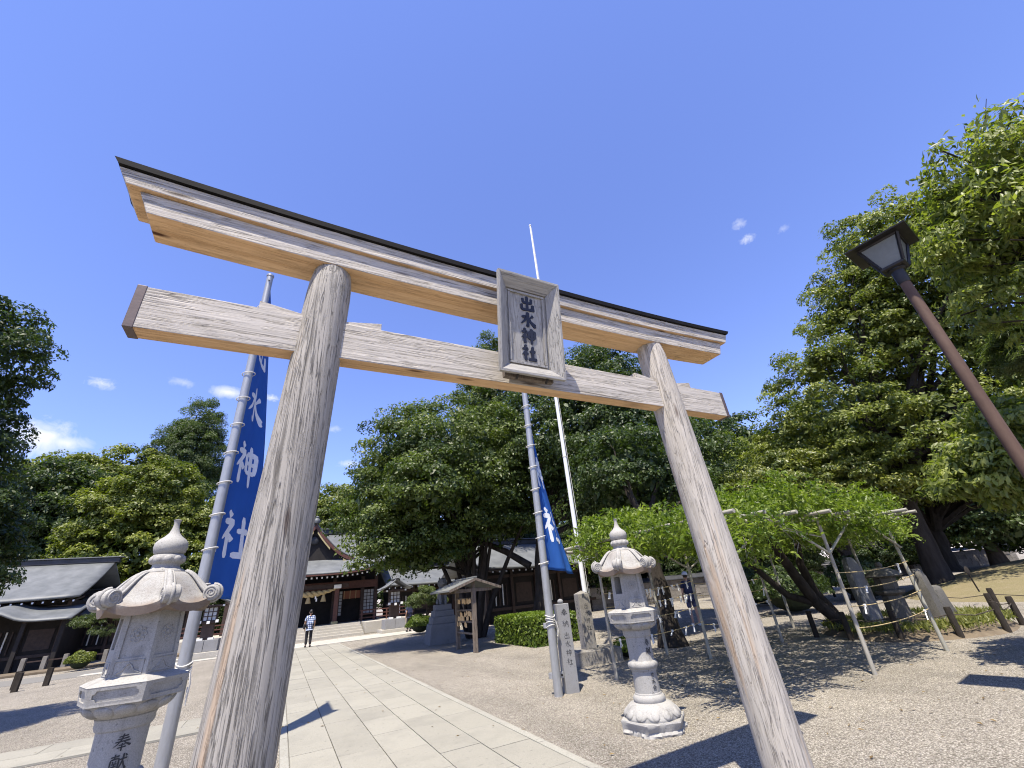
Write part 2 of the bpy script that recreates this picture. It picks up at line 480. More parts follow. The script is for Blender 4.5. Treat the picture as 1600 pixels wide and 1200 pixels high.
def crown_points(rng, ells, K, rc, per, shell=0.55, flat=0.75, up=0.35):
    """clumps of leaves through the outer volume of a union of ellipsoids"""
    P = []; N = []; T = []; cc = []
    vol = np.array([e[3] * e[4] * e[5] for e in ells]) ** (2 / 3); vol /= vol.sum()
    for e, k in zip(ells, rng.multinomial(K, vol)):
        c = np.array(e[:3]); r = np.array(e[3:6])
        d = rng.normal(0, 1, (k, 3)); d /= np.linalg.norm(d, axis=1, keepdims=True)
        low = d[:, 2] < -0.35; d[low, 2] *= 0.4
        d /= np.linalg.norm(d, axis=1, keepdims=True)
        f = rng.uniform(shell, 1.0, k) ** 0.7
        ctr = c + d * r * f[:, None]
        for q, dd, ff in zip(ctr, d, f):
            m = int(per * rng.uniform(0.6, 1.4)); rr = rc * rng.uniform(0.6, 1.35)
            u = rng.normal(0, 1, (m, 3)); u /= np.linalg.norm(u, axis=1, keepdims=True)
            u[:, 2] = np.where(u[:, 2] < -0.3, -u[:, 2] * 0.6, u[:, 2])
            rad_ = rr * rng.uniform(0.45, 1.0, m) ** 0.5
            P.append(q + u * rad_[:, None] * np.array([1, 1, flat]))
            nn = u * 0.6 + dd * 0.35; nn[:, 2] += up
            N.append(nn)
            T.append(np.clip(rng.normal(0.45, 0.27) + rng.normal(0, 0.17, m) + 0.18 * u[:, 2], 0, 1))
            cc.append(q)
    return np.concatenate(P), np.concatenate(N), np.concatenate(T), np.array(cc)

def limbs(mb, rng, base, fork, r0, targets, n=7, wob=0.12, lean=None):
    """a tapered trunk from base to fork, then limbs reaching into the crown"""
    base = Vector(base); fork = Vector(fork); L = (fork - base).length
    path = []; rr = []
    for i in range(8):
        t = i / 7
        p = base.lerp(fork, t) + Vector((rng.normal(0, wob * 0.3), rng.normal(0, wob * 0.3), 0)) * (1 if 0 < i < 7 else 0)
        path.append(p); rr.append(r0 * (1.0 - 0.4 * t) * (1.0 + 0.55 * math.exp(-t * 9)))
    mb.tube(path, rr, n + 3)
    for tg in targets:
        tg = Vector(tg); st = base.lerp(fork, rng.uniform(0.72, 1.0)); pts = []; rs = []
        d = tg - st
        for i in range(7):
            t = i / 6
            p = st + d * t + Vector((0, 0, 1)) * math.sin(math.pi * t) * d.length * 0.10
            if 0 < i < 6: p += Vector(rng.normal(0, wob, 3)) * d.length * 0.12
            pts.append(p); rs.append(max(r0 * 0.42 * (1 - t) ** 0.9, 0.012))
        mb.tube(pts, rs, max(5, n - 2))
    return mb

def tree(name, label, group, base, ells, K, rc, per, leaf, mats, seed, r0=0.25, fork=None, nl=10, aspect=0.5, shell=0.55, flat=0.75, up=0.35, droop=0.25, jitter=0.55, extra=None, core=0, core_scale=2.2, twigs=()):
    rng = np.random.default_rng(seed)
    b = np.array(base)
    P, N, T, cc = crown_points(rng, ells, K, rc, per, shell, flat, up)
    t = thing(name, label, 'tree', base, 0.0, group)
    sz = np.full(len(P), leaf)
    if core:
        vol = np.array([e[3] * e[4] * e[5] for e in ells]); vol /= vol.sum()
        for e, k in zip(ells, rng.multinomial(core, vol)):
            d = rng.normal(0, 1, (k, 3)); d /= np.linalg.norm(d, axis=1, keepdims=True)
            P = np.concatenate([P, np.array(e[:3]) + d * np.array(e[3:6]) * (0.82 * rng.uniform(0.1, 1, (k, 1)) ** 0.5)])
            N = np.concatenate([N, d + np.array([0, 0, .3])]); T = np.concatenate([T, np.clip(rng.normal(.35, .2, k), 0, 1)])  # inner leaves tinted darker, crown's inner shade put into the colour
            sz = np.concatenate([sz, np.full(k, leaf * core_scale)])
    for s_, e_ in twigs:
        k = 46; u = rng.uniform(.25, 1.0, k)[:, None]
        q = np.array(s_) + (np.array(e_) - np.array(s_)) * u; q[:, 2] += .18 * np.sin(u[:, 0] * 3.1)
        P = np.concatenate([P, q + rng.normal(0, .085, (k, 3))]); N = np.concatenate([N, rng.normal(0, .5, (k, 3)) + np.array([-.3, -.3, .6])])
        T = np.concatenate([T, np.clip(rng.normal(.55, .25, k), 0, 1)]); sz = np.concatenate([sz, np.full(k, leaf)])
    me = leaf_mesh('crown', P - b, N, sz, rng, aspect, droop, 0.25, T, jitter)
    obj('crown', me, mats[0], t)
    e0 = ells[0]
    if fork is None: fork = (0.5 * (base[0] + e0[0]), 0.5 * (base[1] + e0[1]), e0[2] - 0.45 * e0[5])
    tg = cc[rng.choice(len(cc), min(nl, len(cc)), replace=False)] - b
    mb = MB(); limbs(mb, rng, (0, 0, -0.05), Vector(fork) - Vector(base), r0, tg)
    for s_, e_ in twigs:
        a_ = Vector(s_) - Vector(base); c_ = Vector(e_) - Vector(base)
        mb.tube([a_ + (c_ - a_) * u + Vector((0, 0, .18 * math.sin(u * 3.1))) for u in np.linspace(0, 1, 6)], [.018, .015, .012, .009, .007, .004], 5)
    if extra: extra(mb, b)
    mb.build('trunk', mats[1], t, smooth=60)
    return t

# ------------------------------------------------------------------ materials
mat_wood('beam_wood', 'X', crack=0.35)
mat_wood('pillar_wood_cracked', 'Z', light=(0.36, 0.332, 0.290), mid=(0.265, 0.245, 0.214), dark=(0.085, 0.077, 0.067), crack=0.7, warm=0.4, under=False)
mat_wood('pillar_wood_pale', 'Z', light=(0.48, 0.437, 0.373), mid=(0.365, 0.33, 0.28), dark=(0.13, 0.115, 0.098), crack=0.35, warm=0.5, under=False)
mat_wood('plaque_wood', 'Z', light=(0.36, 0.345, 0.315), mid=(0.26, 0.248, 0.228), crack=0.0, under=False)
mat_wood('plaque_wood_flat', 'X', light=(0.36, 0.345, 0.315), mid=(0.26, 0.248, 0.228), crack=0.0, under=False)
mat_wood('old_wood', 'Z', light=(0.20, 0.165, 0.13), mid=(0.12, 0.095, 0.075), dark=(0.04, 0.03, 0.025), crack=0.5, under=False)
mat_plain('copper_cover', (0.006, 0.0055, 0.0055), (0.014, 0.012, 0.011), 5, 0.7, 0.1, spec=0.15)
mat_plain('end_cap_metal', (0.085, 0.062, 0.062), (0.13, 0.10, 0.095), 6, 0.55, 0.15, 0.3)
mat_plain('ink_black', (0.006, 0.007, 0.016), (0.012, 0.013, 0.026), 20, 0.5, 0.05)
mat_plain('ink_grey', (0.028, 0.028, 0.03), (0.06, 0.06, 0.06), 40, 0.8, 0.05)
mat_plain('bolt_iron', (0.02, 0.02, 0.02), (0.06, 0.05, 0.045), 30, 0.5, 0.1, 0.6)
mat_granite('lantern_granite', (0.353, 0.343, 0.318), (0.265, 0.257, 0.239), (0.129, 0.126, 0.120), (0.235, 0.207, 0.170), 0.22, 120, 0.0, 0.45)
mat_granite('lantern_granite_roof', (0.353, 0.343, 0.318), (0.253, 0.246, 0.227), (0.129, 0.121, 0.110), (0.176, 0.136, 0.104), 0.55, 120, 0.0, 0.45)
def stain_eave():
    m = MATS['lantern_granite_roof']; nt = m.node_tree
    p = [n for n in nt.nodes if n.type == 'BSDF_PRINCIPLED'][0]; src = p.inputs['Base Color'].links[0].from_socket
    tc = nt.nodes.new('ShaderNodeTexCoord'); sp_ = nt.nodes.new('ShaderNodeSeparateXYZ'); nt.links.new(tc.outputs['Object'], sp_.inputs[0])
    nz = nt.nodes.new('ShaderNodeTexNoise'); nz.inputs['Scale'].default_value = 7.0; nz.inputs['Detail'].default_value = 5; nt.links.new(tc.outputs['Object'], nz.inputs['Vector'])
    ma = nt.nodes.new('ShaderNodeMath'); ma.operation = 'MULTIPLY_ADD'; nt.links.new(nz.outputs[0], ma.inputs[0]); ma.inputs[1].default_value = .10; nt.links.new(sp_.outputs[2], ma.inputs[2])
    mr = nt.nodes.new('ShaderNodeMapRange'); nt.links.new(ma.outputs[0], mr.inputs[0])
    mr.inputs[1].default_value = 1.785; mr.inputs[2].default_value = 1.835; mr.inputs[3].default_value = .8; mr.inputs[4].default_value = 0.0
    mx = nt.nodes.new('ShaderNodeMix'); mx.data_type = 'RGBA'; nt.links.new(mr.outputs[0], mx.inputs[0]); nt.links.new(src, mx.inputs[6]); mx.inputs[7].default_value = (.15, .105, .075, 1)
    nt.links.new(mx.outputs[2], p.inputs['Base Color'])
stain_eave()
mat_granite('slab_granite', (0.305, 0.290, 0.239), (0.239, 0.227, 0.188), (0.137, 0.130, 0.109), (0.212, 0.203, 0.170), 0.75, 70, 0.13)
mat_granite('border_granite', (0.321, 0.310, 0.264), (0.257, 0.247, 0.209), (0.161, 0.152, 0.130), (0.241, 0.226, 0.185), 0.4, 55, 0.12)
mat_granite('post_granite', (0.260, 0.260, 0.260), (0.186, 0.186, 0.189), (0.093, 0.093, 0.093), (0.161, 0.155, 0.143), 0.35, 120)
mat_granite('shade_granite', (0.16, 0.165, 0.17), (0.11, 0.113, 0.118), (0.06, 0.06, 0.06), (0.09, 0.09, 0.085), 0.4, 60)  # granite darkened in its colour to carry tree and wisteria shade
mat_granite('shaded_stone', (0.14, 0.132, 0.115), (0.09, 0.085, 0.075), (0.045, 0.042, 0.038), (0.06, 0.055, 0.045), 0.6, 60)  # old stone with the shade under the trellis put into its colour
mat_granite('old_stone', (0.248, 0.232, 0.205), (0.167, 0.155, 0.136), (0.074, 0.068, 0.062), (0.105, 0.090, 0.071), 0.7, 60)
mat_granite('step_stone', (0.447, 0.420, 0.360), (0.361, 0.336, 0.288), (0.240, 0.228, 0.200), (0.309, 0.286, 0.240), 0.4, 30, 0.1)
mat_granite('wall_stone', (0.270, 0.247, 0.217), (0.180, 0.165, 0.150), (0.075, 0.068, 0.060), (0.112, 0.098, 0.083), 0.6, 18, 0.35)
mat_plain('mortar', (0.13, 0.125, 0.11), (0.20, 0.19, 0.17), 20, 0.9, 0.1)
mat_plain('pole_steel', (0.30, 0.305, 0.305), (0.38, 0.385, 0.385), 3, 0.42, 0.03, 0.45, (1, 1, 0.3))
mat_plain('bracket_steel', (0.36, 0.37, 0.37), (0.50, 0.50, 0.50), 14, 0.45, 0.1, 0.7)
mat_plain('white_pole_paint', (0.66, 0.66, 0.64), (0.76, 0.76, 0.74), 4, 0.55, 0.1, 0, (1, 1, 0.2))
mat_plain('rope_white', (0.55, 0.53, 0.48), (0.70, 0.68, 0.62), 40, 0.9, 0.2)
mat_plain('rope_straw', (0.36, 0.27, 0.13), (0.52, 0.41, 0.21), 30, 0.9, 0.3)
mat_plain('paper_white', (0.70, 0.70, 0.68), (0.80, 0.80, 0.78), 10, 0.8, 0.0)
mat_plain('tab_white', (0.66, 0.68, 0.72), (0.76, 0.78, 0.80), 10, 0.8, 0.0)
mat_plain('rust_post', (0.072, 0.040, 0.026), (0.125, 0.076, 0.052), 5, 0.7, 0.15, 0.1, (1, 1, 0.4))
mat_plain('lamp_iron', (0.012, 0.012, 0.014), (0.032, 0.028, 0.026), 8, 0.45, 0.1, 0.4)
mat_plain('lamp_glass', (0.10, 0.112, 0.112), (0.15, 0.162, 0.16), 3, 0.35, 0.0)
mat_plain('bark', (0.045, 0.036, 0.028), (0.10, 0.082, 0.065), 5, 0.9, 0.6, 0, (1, 1, 0.25), 0.2, 0.03)
mat_plain('bark_dark', (0.02, 0.016, 0.013), (0.05, 0.042, 0.034), 5, 0.9, 0.6, 0, (1, 1, 0.25), 0.2, 0.03)
mat_plain('soil', (0.10, 0.075, 0.05), (0.17, 0.135, 0.09), 4, 0.95, 0.4)
mat_plain('bamboo_grey', (0.24, 0.225, 0.185), (0.36, 0.34, 0.29), 5, 0.6, 0.1, 0, (1, 1, 0.3))
mat_plain('pipe_pale', (0.26, 0.25, 0.20), (0.38, 0.365, 0.30), 4, 0.6, 0.1, 0.0, (1, 1, 0.3))
mat_plain('dark_timber', (0.030, 0.018, 0.013), (0.060, 0.036, 0.027), 6, 0.6, 0.1)
mat_plain('red_brown_timber', (0.075, 0.030, 0.021), (0.12, 0.050, 0.035), 6, 0.55, 0.1)
mat_plain('white_paint', (0.66, 0.66, 0.63), (0.78, 0.78, 0.75), 8, 0.6, 0.05)
mat_plain('shoji_paper', (0.42, 0.44, 0.44), (0.54, 0.56, 0.56), 6, 0.7, 0.0)
mat_plain('bamboo_blind', (0.20, 0.075, 0.040), (0.30, 0.115, 0.062), 6, 0.7, 0.1, 0, (0.3, 1, 14))
mat_plain('dim_interior', (0.010, 0.008, 0.007), (0.022, 0.018, 0.016), 3, 0.8, 0.0)  # near-black colour stands in for shade inside the halls and under eaves
mat_plain('gold_trim', (0.45, 0.36, 0.16), (0.60, 0.50, 0.26), 9, 0.45, 0.1, 0.5)
mat_plain('ema_wood', (0.46, 0.30, 0.13), (0.60, 0.42, 0.21), 9, 0.6, 0.05)
mat_plain('skin', (0.42, 0.245, 0.17), (0.50, 0.30, 0.21), 8, 0.55, 0.0)
mat_plain('hair', (0.010, 0.009, 0.009), (0.03, 0.026, 0.024), 30, 0.5, 0.1)
mat_plain('hair_grey', (0.16, 0.16, 0.16), (0.28, 0.28, 0.28), 30, 0.5, 0.1)
mat_plain('trousers_black', (0.008, 0.008, 0.010), (0.016, 0.016, 0.02), 20, 0.8, 0.1)
mat_plain('cloth_navy', (0.012, 0.016, 0.045), (0.022, 0.028, 0.07), 20, 0.8, 0.1)
mat_plain('cloth_slate', (0.06, 0.065, 0.13), (0.09, 0.10, 0.18), 20, 0.8, 0.1)
mat_plain('cap_white', (0.42, 0.47, 0.55), (0.60, 0.64, 0.70), 20, 0.8, 0.1)
mat_plain('shoe_white', (0.6, 0.6, 0.6), (0.75, 0.75, 0.75), 20, 0.6, 0.0)
mat_plain('shoe_black', (0.01, 0.01, 0.01), (0.02, 0.02, 0.02), 20, 0.5, 0.0)
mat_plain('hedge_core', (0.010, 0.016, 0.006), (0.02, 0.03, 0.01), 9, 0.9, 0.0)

def mat_roof(name, a, b):
    t = NT(name); v = t.coord()
    f = t.noise(v, 1.3, 5, 0.6); f2 = t.noise(t.coord((1.2, 5, 5)), 3.0, 4, 0.6)
    c = t.mix(t.ramp(f, [(0.35, 0.0), (0.65, 1.0)]), a, b)
    c = t.mix(0.35, c, t.ramp(f2, [(0.3, 0.5), (0.7, 1.0)]), 'MULTIPLY')
    c = t.mix(1.0, c, t.ramp(t.rand(), [(0.0, 0.88), (1.0, 1.0)]), 'MULTIPLY')
    t.bump(f2, 0.2, 0.01)
    return t.done(c, 0.55, 0.0, 0.4)
mat_roof('roof_shingle', (0.105, 0.113, 0.116), (0.155, 0.163, 0.166))
mat_roof('roof_ridge', (0.028, 0.029, 0.032), (0.05, 0.052, 0.056))
mat_roof('rack_roof_slate', (0.15, 0.155, 0.145), (0.21, 0.215, 0.20))

def mat_banner():
    t = NT('banner_blue'); v = t.coord((1, 1, 0.5))
    f = t.noise(v, 3.0, 4, 0.55); g = t.noise(t.coord(), 700.0, 2, 0.5)
    c = t.mix(t.ramp(f, [(0.3, 0.0), (0.7, 1.0)]), (0.022, 0.10, 0.36), (0.030, 0.13, 0.45))
    t.bump(t.math('ADD', f, t.math('MULTIPLY', g, 0.05)), 0.25, 0.05)
    t.done(c, 0.75, 0.0, 0.3)
    tr = t.n('ShaderNodeBsdfTranslucent'); tr.inputs['Color'].default_value = (0.03, 0.16, 0.55, 1)
    ms = t.n('ShaderNodeMixShader'); ms.inputs[0].default_value = 0.28
    t.l(t.p.outputs[0], ms.inputs[1]); t.l(tr.outputs[0], ms.inputs[2]); t.l(ms.outputs[0], t.out.inputs[0])
mat_banner()

def mat_gravel():
    t = NT('gravel'); v = t.wcoord()
    cell = t.vor(v, 78.0, 'F1', 1); d = t.vor(v, 78.0, 'F1', 0); d2 = t.vor(v, 190.0, 'F1', 0)
    big = t.noise(v, 0.35, 5, 0.6); mid = t.noise(v, 2.6, 4, 0.6); fine = t.noise(v, 38.0, 4, 0.75)
    cs = t.sep(cell)[0]
    c = t.ramp(cs, [(0.0, (0.18, 0.158, 0.125)), (0.35, (0.315, 0.283, 0.230)), (0.7, (0.41, 0.373, 0.31)), (1.0, (0.57, 0.53, 0.455))])
    c = t.mix(t.math('MULTIPLY', t.ramp(d, [(0.35, 0.0), (0.75, 1.0)]), 0.65), c, (0.07, 0.06, 0.048))
    c = t.mix(0.55, c, t.ramp(fine, [(0.3, 0.55), (0.68, 1.3)]), 'MULTIPLY')
    c = t.mix(0.6, c, t.ramp(mid, [(0.3, 0.86), (0.7, 1.08)]), 'MULTIPLY')
    c = t.mix(0.8, c, t.ramp(big, [(0.3, 0.80), (0.7, 1.10)]), 'MULTIPLY')
    trk = t.noise(t.wcoord((0.9, 0.22, 1)), 1.0, 4, 0.6, 0.8)
    c = t.mix(0.6, c, t.ramp(trk, [(0.36, 0.80), (0.5, 1.0), (0.66, 1.08)]), 'MULTIPLY')
    h = t.math('SUBTRACT', t.math('MULTIPLY', fine, 0.6), t.math('ADD', d, t.math('MULTIPLY', d2, 0.4)))
    t.bump(h, 0.9, 0.012)
    return t.done(c, 0.92, 0.0, 0.2)
mat_gravel()

def mat_lawn():
    t = NT('dry_lawn'); v = t.wcoord()
    big = t.noise(v, 0.5, 5, 0.65); fine = t.noise(v, 30.0, 4, 0.75); mid = t.noise(v, 5.0, 4, 0.6)
    c = t.mix(t.ramp(big, [(0.35, 0.0), (0.65, 1.0)]), (0.235, 0.195, 0.115), (0.185, 0.165, 0.085))
    c = t.mix(t.ramp(mid, [(0.55, 0.0), (0.75, 0.7)]), c, (0.27, 0.225, 0.15))
    c = t.mix(0.7, c, t.ramp(fine, [(0.3, 0.5), (0.7, 1.15)]), 'MULTIPLY')
    t.bump(fine, 0.8, 0.03)
    return t.done(c, 0.95, 0.0, 0.15)
mat_lawn()

def mat_plaid():
    t = NT('plaid_shirt'); v = t.coord((1, 1, 1))
    s = t.sep(v)
    def band(ax, f, w):
        q = t.math('FRACT', t.math('MULTIPLY', s[ax], f)); return t.math('LESS_THAN', q, w)
    m = t.math('ADD', t.math('MULTIPLY', band(0, 11.0, 0.5), 0.5), t.math('MULTIPLY', band(2, 11.0, 0.5), 0.5))
    c = t.ramp(m, [(0.1, (0.62, 0.66, 0.72)), (0.5, (0.16, 0.21, 0.36)), (0.95, (0.03, 0.05, 0.13))])
    return t.done(c, 0.8)
mat_plaid()

mat_leaf('leaf_camphor_dark', (0.028, 0.05, 0.011), (0.118, 0.152, 0.032), 0.46, 0.34, 0.38)
mat_leaf('leaf_oak_dark', (0.02, 0.038, 0.011), (0.075, 0.108, 0.028), 0.46, 0.34, 0.38)
mat_leaf('leaf_cedar', (0.02, 0.04, 0.009), (0.105, 0.14, 0.024), 0.46, 0.34, 0.38)
mat_leaf('leaf_camphor_bright', (0.052, 0.078, 0.012), (0.205, 0.228, 0.036), 0.46, 0.34, 0.38)
mat_leaf('leaf_fresh', (0.055, 0.088, 0.01), (0.19, 0.22, 0.028), 0.46, 0.34, 0.38)
mat_leaf('leaf_mid', (0.05, 0.075, 0.014), (0.225, 0.248, 0.048), 0.46, 0.34, 0.38)
mat_leaf('leaf_cherry', (0.065, 0.092, 0.018), (0.27, 0.295, 0.075), 0.45, 0.42, 0.4)
mat_leaf('leaf_wisteria', (0.055, 0.1, 0.011), (0.205, 0.258, 0.038), 0.45, 0.42, 0.4)
mat_leaf('leaf_hedge', (0.050, 0.090, 0.010), (0.150, 0.200, 0.026), 0.46, 0.34, 0.38)
mat_leaf('needle_pine', (0.055, 0.080, 0.024), (0.120, 0.150, 0.050), 0.46, 0.34, 0.38)
mat_leaf('leaf_ginkgo', (0.026, 0.048, 0.014), (0.085, 0.12, 0.034), 0.46, 0.34, 0.38)
mat_leaf('leaf_olive', (0.055, 0.078, 0.012), (0.215, 0.230, 0.040), 0.42, 0.30, 0.5)
mat_plain('pebble', (0.15, 0.132, 0.107), (0.38, 0.35, 0.30), 60, 0.9, 0.0)
mat_leaf('leaf_litter', (0.10, 0.065, 0.03), (0.24, 0.17, 0.08), 0.7, 0.1, 0.2)
mat_leaf('grass_blade', (0.085, 0.105, 0.018), (0.20, 0.20, 0.05), 0.46, 0.34, 0.38)

# ------------------------------------------------------------------ ground
RNG = np.random.default_rng(5)
MB().add([(-400, -400, 0), (400, -400, 0), (400, 400, 0), (-400, 400, 0)], [(0, 1, 2, 3)]).build('ground', 'gravel', kind='structure')

_r = np.random.default_rng(44); _n = 420
_P = np.stack([_r.uniform(3.2, 16, _n), _r.uniform(2.6, 14, _n), np.full(_n, .012)], 1)
_P[:90, 0] = _r.uniform(-7, 3, 90); _P[:90, 1] = _r.uniform(4, 16, 90); _P[:90, 2] = .034
obj('fallen_leaves', leaf_mesh('fallen_leaves', _P, np.tile([0, 0, 1.0], (_n, 1)), .055, _r, .5, 0, .4, None, .15), 'leaf_litter', None, kind='stuff')
# loose pebbles lying proud of the raked gravel, thicker along the path edge and round the lanterns
_n = 15000
_x = _r.uniform(3.0, 13, _n); _y = _r.uniform(2.6, 9.5, _n)
_x[:2600] = 2.965 + _r.exponential(.07, 2600); _y[:2600] = _r.uniform(2.5, 14, 2600)
_a = _r.uniform(0, 6.28, 1500); _k = slice(2600, 4100); _x[_k] = 4.17 + (.42 + _r.exponential(.35, 1500)) * np.cos(_a); _y[_k] = 4.95 + (.42 + _r.exponential(.35, 1500)) * np.sin(_a)
_x[4100:6500] = _r.uniform(-6, .15, 2400); _y[4100:6500] = _r.uniform(3.5, 14, 2400)
_s = _r.uniform(.005, .0125, _n); _o = np.array([[1, 0, 0], [0, 1, 0], [-1, 0, 0], [0, -1, 0], [0, 0, .7], [0, 0, -.7]])
_V = np.stack([_x, _y, _s * .4], 1)[:, None, :] + _o[None] * _s[:, None, None] * _r.uniform(.7, 1.4, (_n, 6, 1))
_f = np.array([[0, 1, 4], [1, 2, 4], [2, 3, 4], [3, 0, 4], [1, 0, 5], [2, 1, 5], [3, 2, 5], [0, 3, 5]])
_me = bpy.data.meshes.new('pebbles'); _me.from_pydata(_V.reshape(-1, 3).tolist(), [], (np.arange(_n)[:, None, None] * 6 + _f[None]).reshape(-1, 3).tolist()); _me.update()
obj('pebbles', _me, 'pebble', None, kind='stuff')
# lawn mound on the right
def mound_h(x, y):
    u = (x - 27.0) / 10.6; v = (y - 5.0) / 8.2
    r = math.sqrt(u * u + v * v)
    return 1.25 * max(0.0, 1 - r * r) ** 0.9 + 0.004
mb = MB(); rings = []
for i in range(15):
    f = i / 14
    rings.append([(29.5 + 9.6 * (1 - f * .98) * math.cos(a) * (1 + .05 * math.sin(3 * a)), 4.5 + 7.6 * (1 - f * .98) * math.sin(a) * (1 + .05 * math.sin(3 * a)), 0.02 + 1.15 * max(0, 1 - (1 - f * .98) ** 2) ** .9) for a in np.linspace(0, 2 * math.pi, 49)[:-1]])
rings[0] = [(p[0], p[1], -0.02) for p in rings[0]]
mb.loft(rings, True, False).build('grass_mound', 'dry_lawn', smooth=180, kind='structure')

# paved approach: five columns of slabs and a narrow border on both sides
path = MB().box((1.575, 12.2, 0.002), (2.70, 31.4, 0.016)).build('path', 'mortar', kind='structure')
slab_me = MB().box((0, 0, 0), (0.496, 0.944, 0.03)).mesh('paving_slab')
bord_me = MB().box((0, 0, 0), (0.096, 0.946, 0.03)).mesh('border_stone')
for me_, m_ in ((slab_me, 'slab_granite'), (bord_me, 'border_granite')): me_.materials.append(MATS[m_])
X0 = 0.31; off = [0.0, 0.47, 0.12, 0.60, 0.30]
for c in range(5):
    y = -3.2 + off[c]
    while y + 0.95 < 27.8:
        o = obj('paving_slab', slab_me, None, path, loc=(X0 + 0.255 + c * 0.508, y + 0.475, 0.013 + RNG.uniform(0, 0.003)))
        o.rotation_euler = (RNG.normal(0, .001), RNG.normal(0, .001), RNG.normal(0, .0008)); y += 0.952
for s in (0.256, 2.904):
    y = -3.1
    while y + 0.95 < 27.8:
        obj('border_stone', bord_me, None, path, loc=(s, y + 0.475, 0.013 + RNG.uniform(0, 0.003))); y += 0.952
# side path leaving to the left
cross = MB().box((-6.35, 10.75, 0.002), (12.9, 1.40, 0.014)).build('side_path', 'mortar', kind='structure')
cs_me = MB().box((0, 0, 0), (0.90, 0.676, 0.028)).mesh('paving_slab'); cs_me.materials.append(MATS['slab_granite'])
for r in range(2):
    for i in range(14):
        obj('paving_slab', cs_me, None, cross, loc=(-0.45 - r * 0.4 - i * 0.908, 10.41 + r * 0.684, 0.012 + RNG.uniform(0, 0.003)))
# forecourt strip in front of the steps
fore = MB().box((2.0, 29.9, 0.002), (34, 3.9, 0.014)).build('forecourt', 'mortar', kind='structure')
fs_me = MB().box((0, 0, 0), (1.19, 0.94, 0.028)).mesh('paving_slab'); fs_me.materials.append(MATS['step_stone'])
for r in range(4):
    for i in range(16):
        if r in (1, 2) and not (-4 < -7.6 + i * 1.2 < 8.6): continue
        obj('paving_slab', fs_me, None, fore, loc=(-7.0 + i * 1.2 + (r % 2) * 0.5, 28.45 + r * 0.955, 0.012 + RNG.uniform(0, 0.003)))

# ------------------------------------------------------------------ torii gate
tg = thing('torii_gate', 'weathered grey timber torii gate with dark copper topped curved lintel', 'torii gate', (1.64, 2.78, 0), rad(0.9))
def curve_beam(sec, half, z0, lift, n=41, pw=2.3):
    """section points (y, zrel, length factor 0..1) swept along x with upturned ends"""
    rings = []
    for i in range(n):
        t = -1 + 2 * i / (n - 1)
        r = []
        for y, z, f in sec:
            hl = half[0] + (half[1] - half[0]) * f
            r.append((t * hl, y, z0 + z + lift * abs(t) ** pw))
        rings.append(r)
    return MB().loft(rings)
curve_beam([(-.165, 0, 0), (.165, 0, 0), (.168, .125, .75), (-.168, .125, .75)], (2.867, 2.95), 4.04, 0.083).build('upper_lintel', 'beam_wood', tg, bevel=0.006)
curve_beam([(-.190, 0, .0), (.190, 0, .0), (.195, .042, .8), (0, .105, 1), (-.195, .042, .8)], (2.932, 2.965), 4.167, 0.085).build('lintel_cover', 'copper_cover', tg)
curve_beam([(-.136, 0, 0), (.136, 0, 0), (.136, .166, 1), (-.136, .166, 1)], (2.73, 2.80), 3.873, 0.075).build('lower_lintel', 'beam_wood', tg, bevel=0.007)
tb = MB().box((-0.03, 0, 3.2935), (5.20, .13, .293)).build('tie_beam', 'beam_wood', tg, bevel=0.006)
for sx in (-1, 1):
    MB().box((-0.03 + sx * 2.606, 0, 3.2935), (.048, .137, .300)).build('end_cap', 'end_cap_metal', tb, bevel=0.003)
for bx, tx, mt in ((-1.79, -1.612, 'pillar_wood_cracked'), (1.93, 1.668, 'pillar_wood_pale')):
    rings = []
    N_ = 56
    rg = np.random.default_rng(int(abs(bx) * 100))
    ph = rg.uniform(0, 6.28, 8)
    for i in range(34):
        t = i / 33
        cx = bx + (tx - bx) * t; z = -0.02 + 3.93 * t
        r0 = 0.178 - 0.030 * t
        if t > 0.94: r0 *= 1 - 0.12 * ((t - 0.94) / 0.06) ** 2
        ring = []
        for j in range(N_):
            a = 2 * math.pi * j / N_
            rr = r0 * (1 + 0.010 * math.sin(3 * a + ph[0] + 1.2 * t) + 0.007 * math.sin(7 * a + ph[1] - 2 * t) + 0.004 * math.sin(15 * a + ph[2] + 3 * t))
            ring.append((cx + rr * math.cos(a), rr * math.sin(a), z))
        rings.append(ring)
    MB().loft(rings).build('pillar', mt, tg, smooth=70)
    for sx in (-1, 1):
        zt = 0.5 * (1 - 0.17)
        px = bx + (tx - bx) * 0.87
        x_in = px + sx * 0.135; x_out = px + sx * 0.40
        poly = [(x_in, 3.4405), (x_out, 3.4405), (x_out, 3.506), (x_in, 3.462)]
        MB().prism(poly, lambda a, b: (a, -.05, b), lambda a, b: (a, .05, b)).build('wedge', 'beam_wood', tg, bevel=0.003)

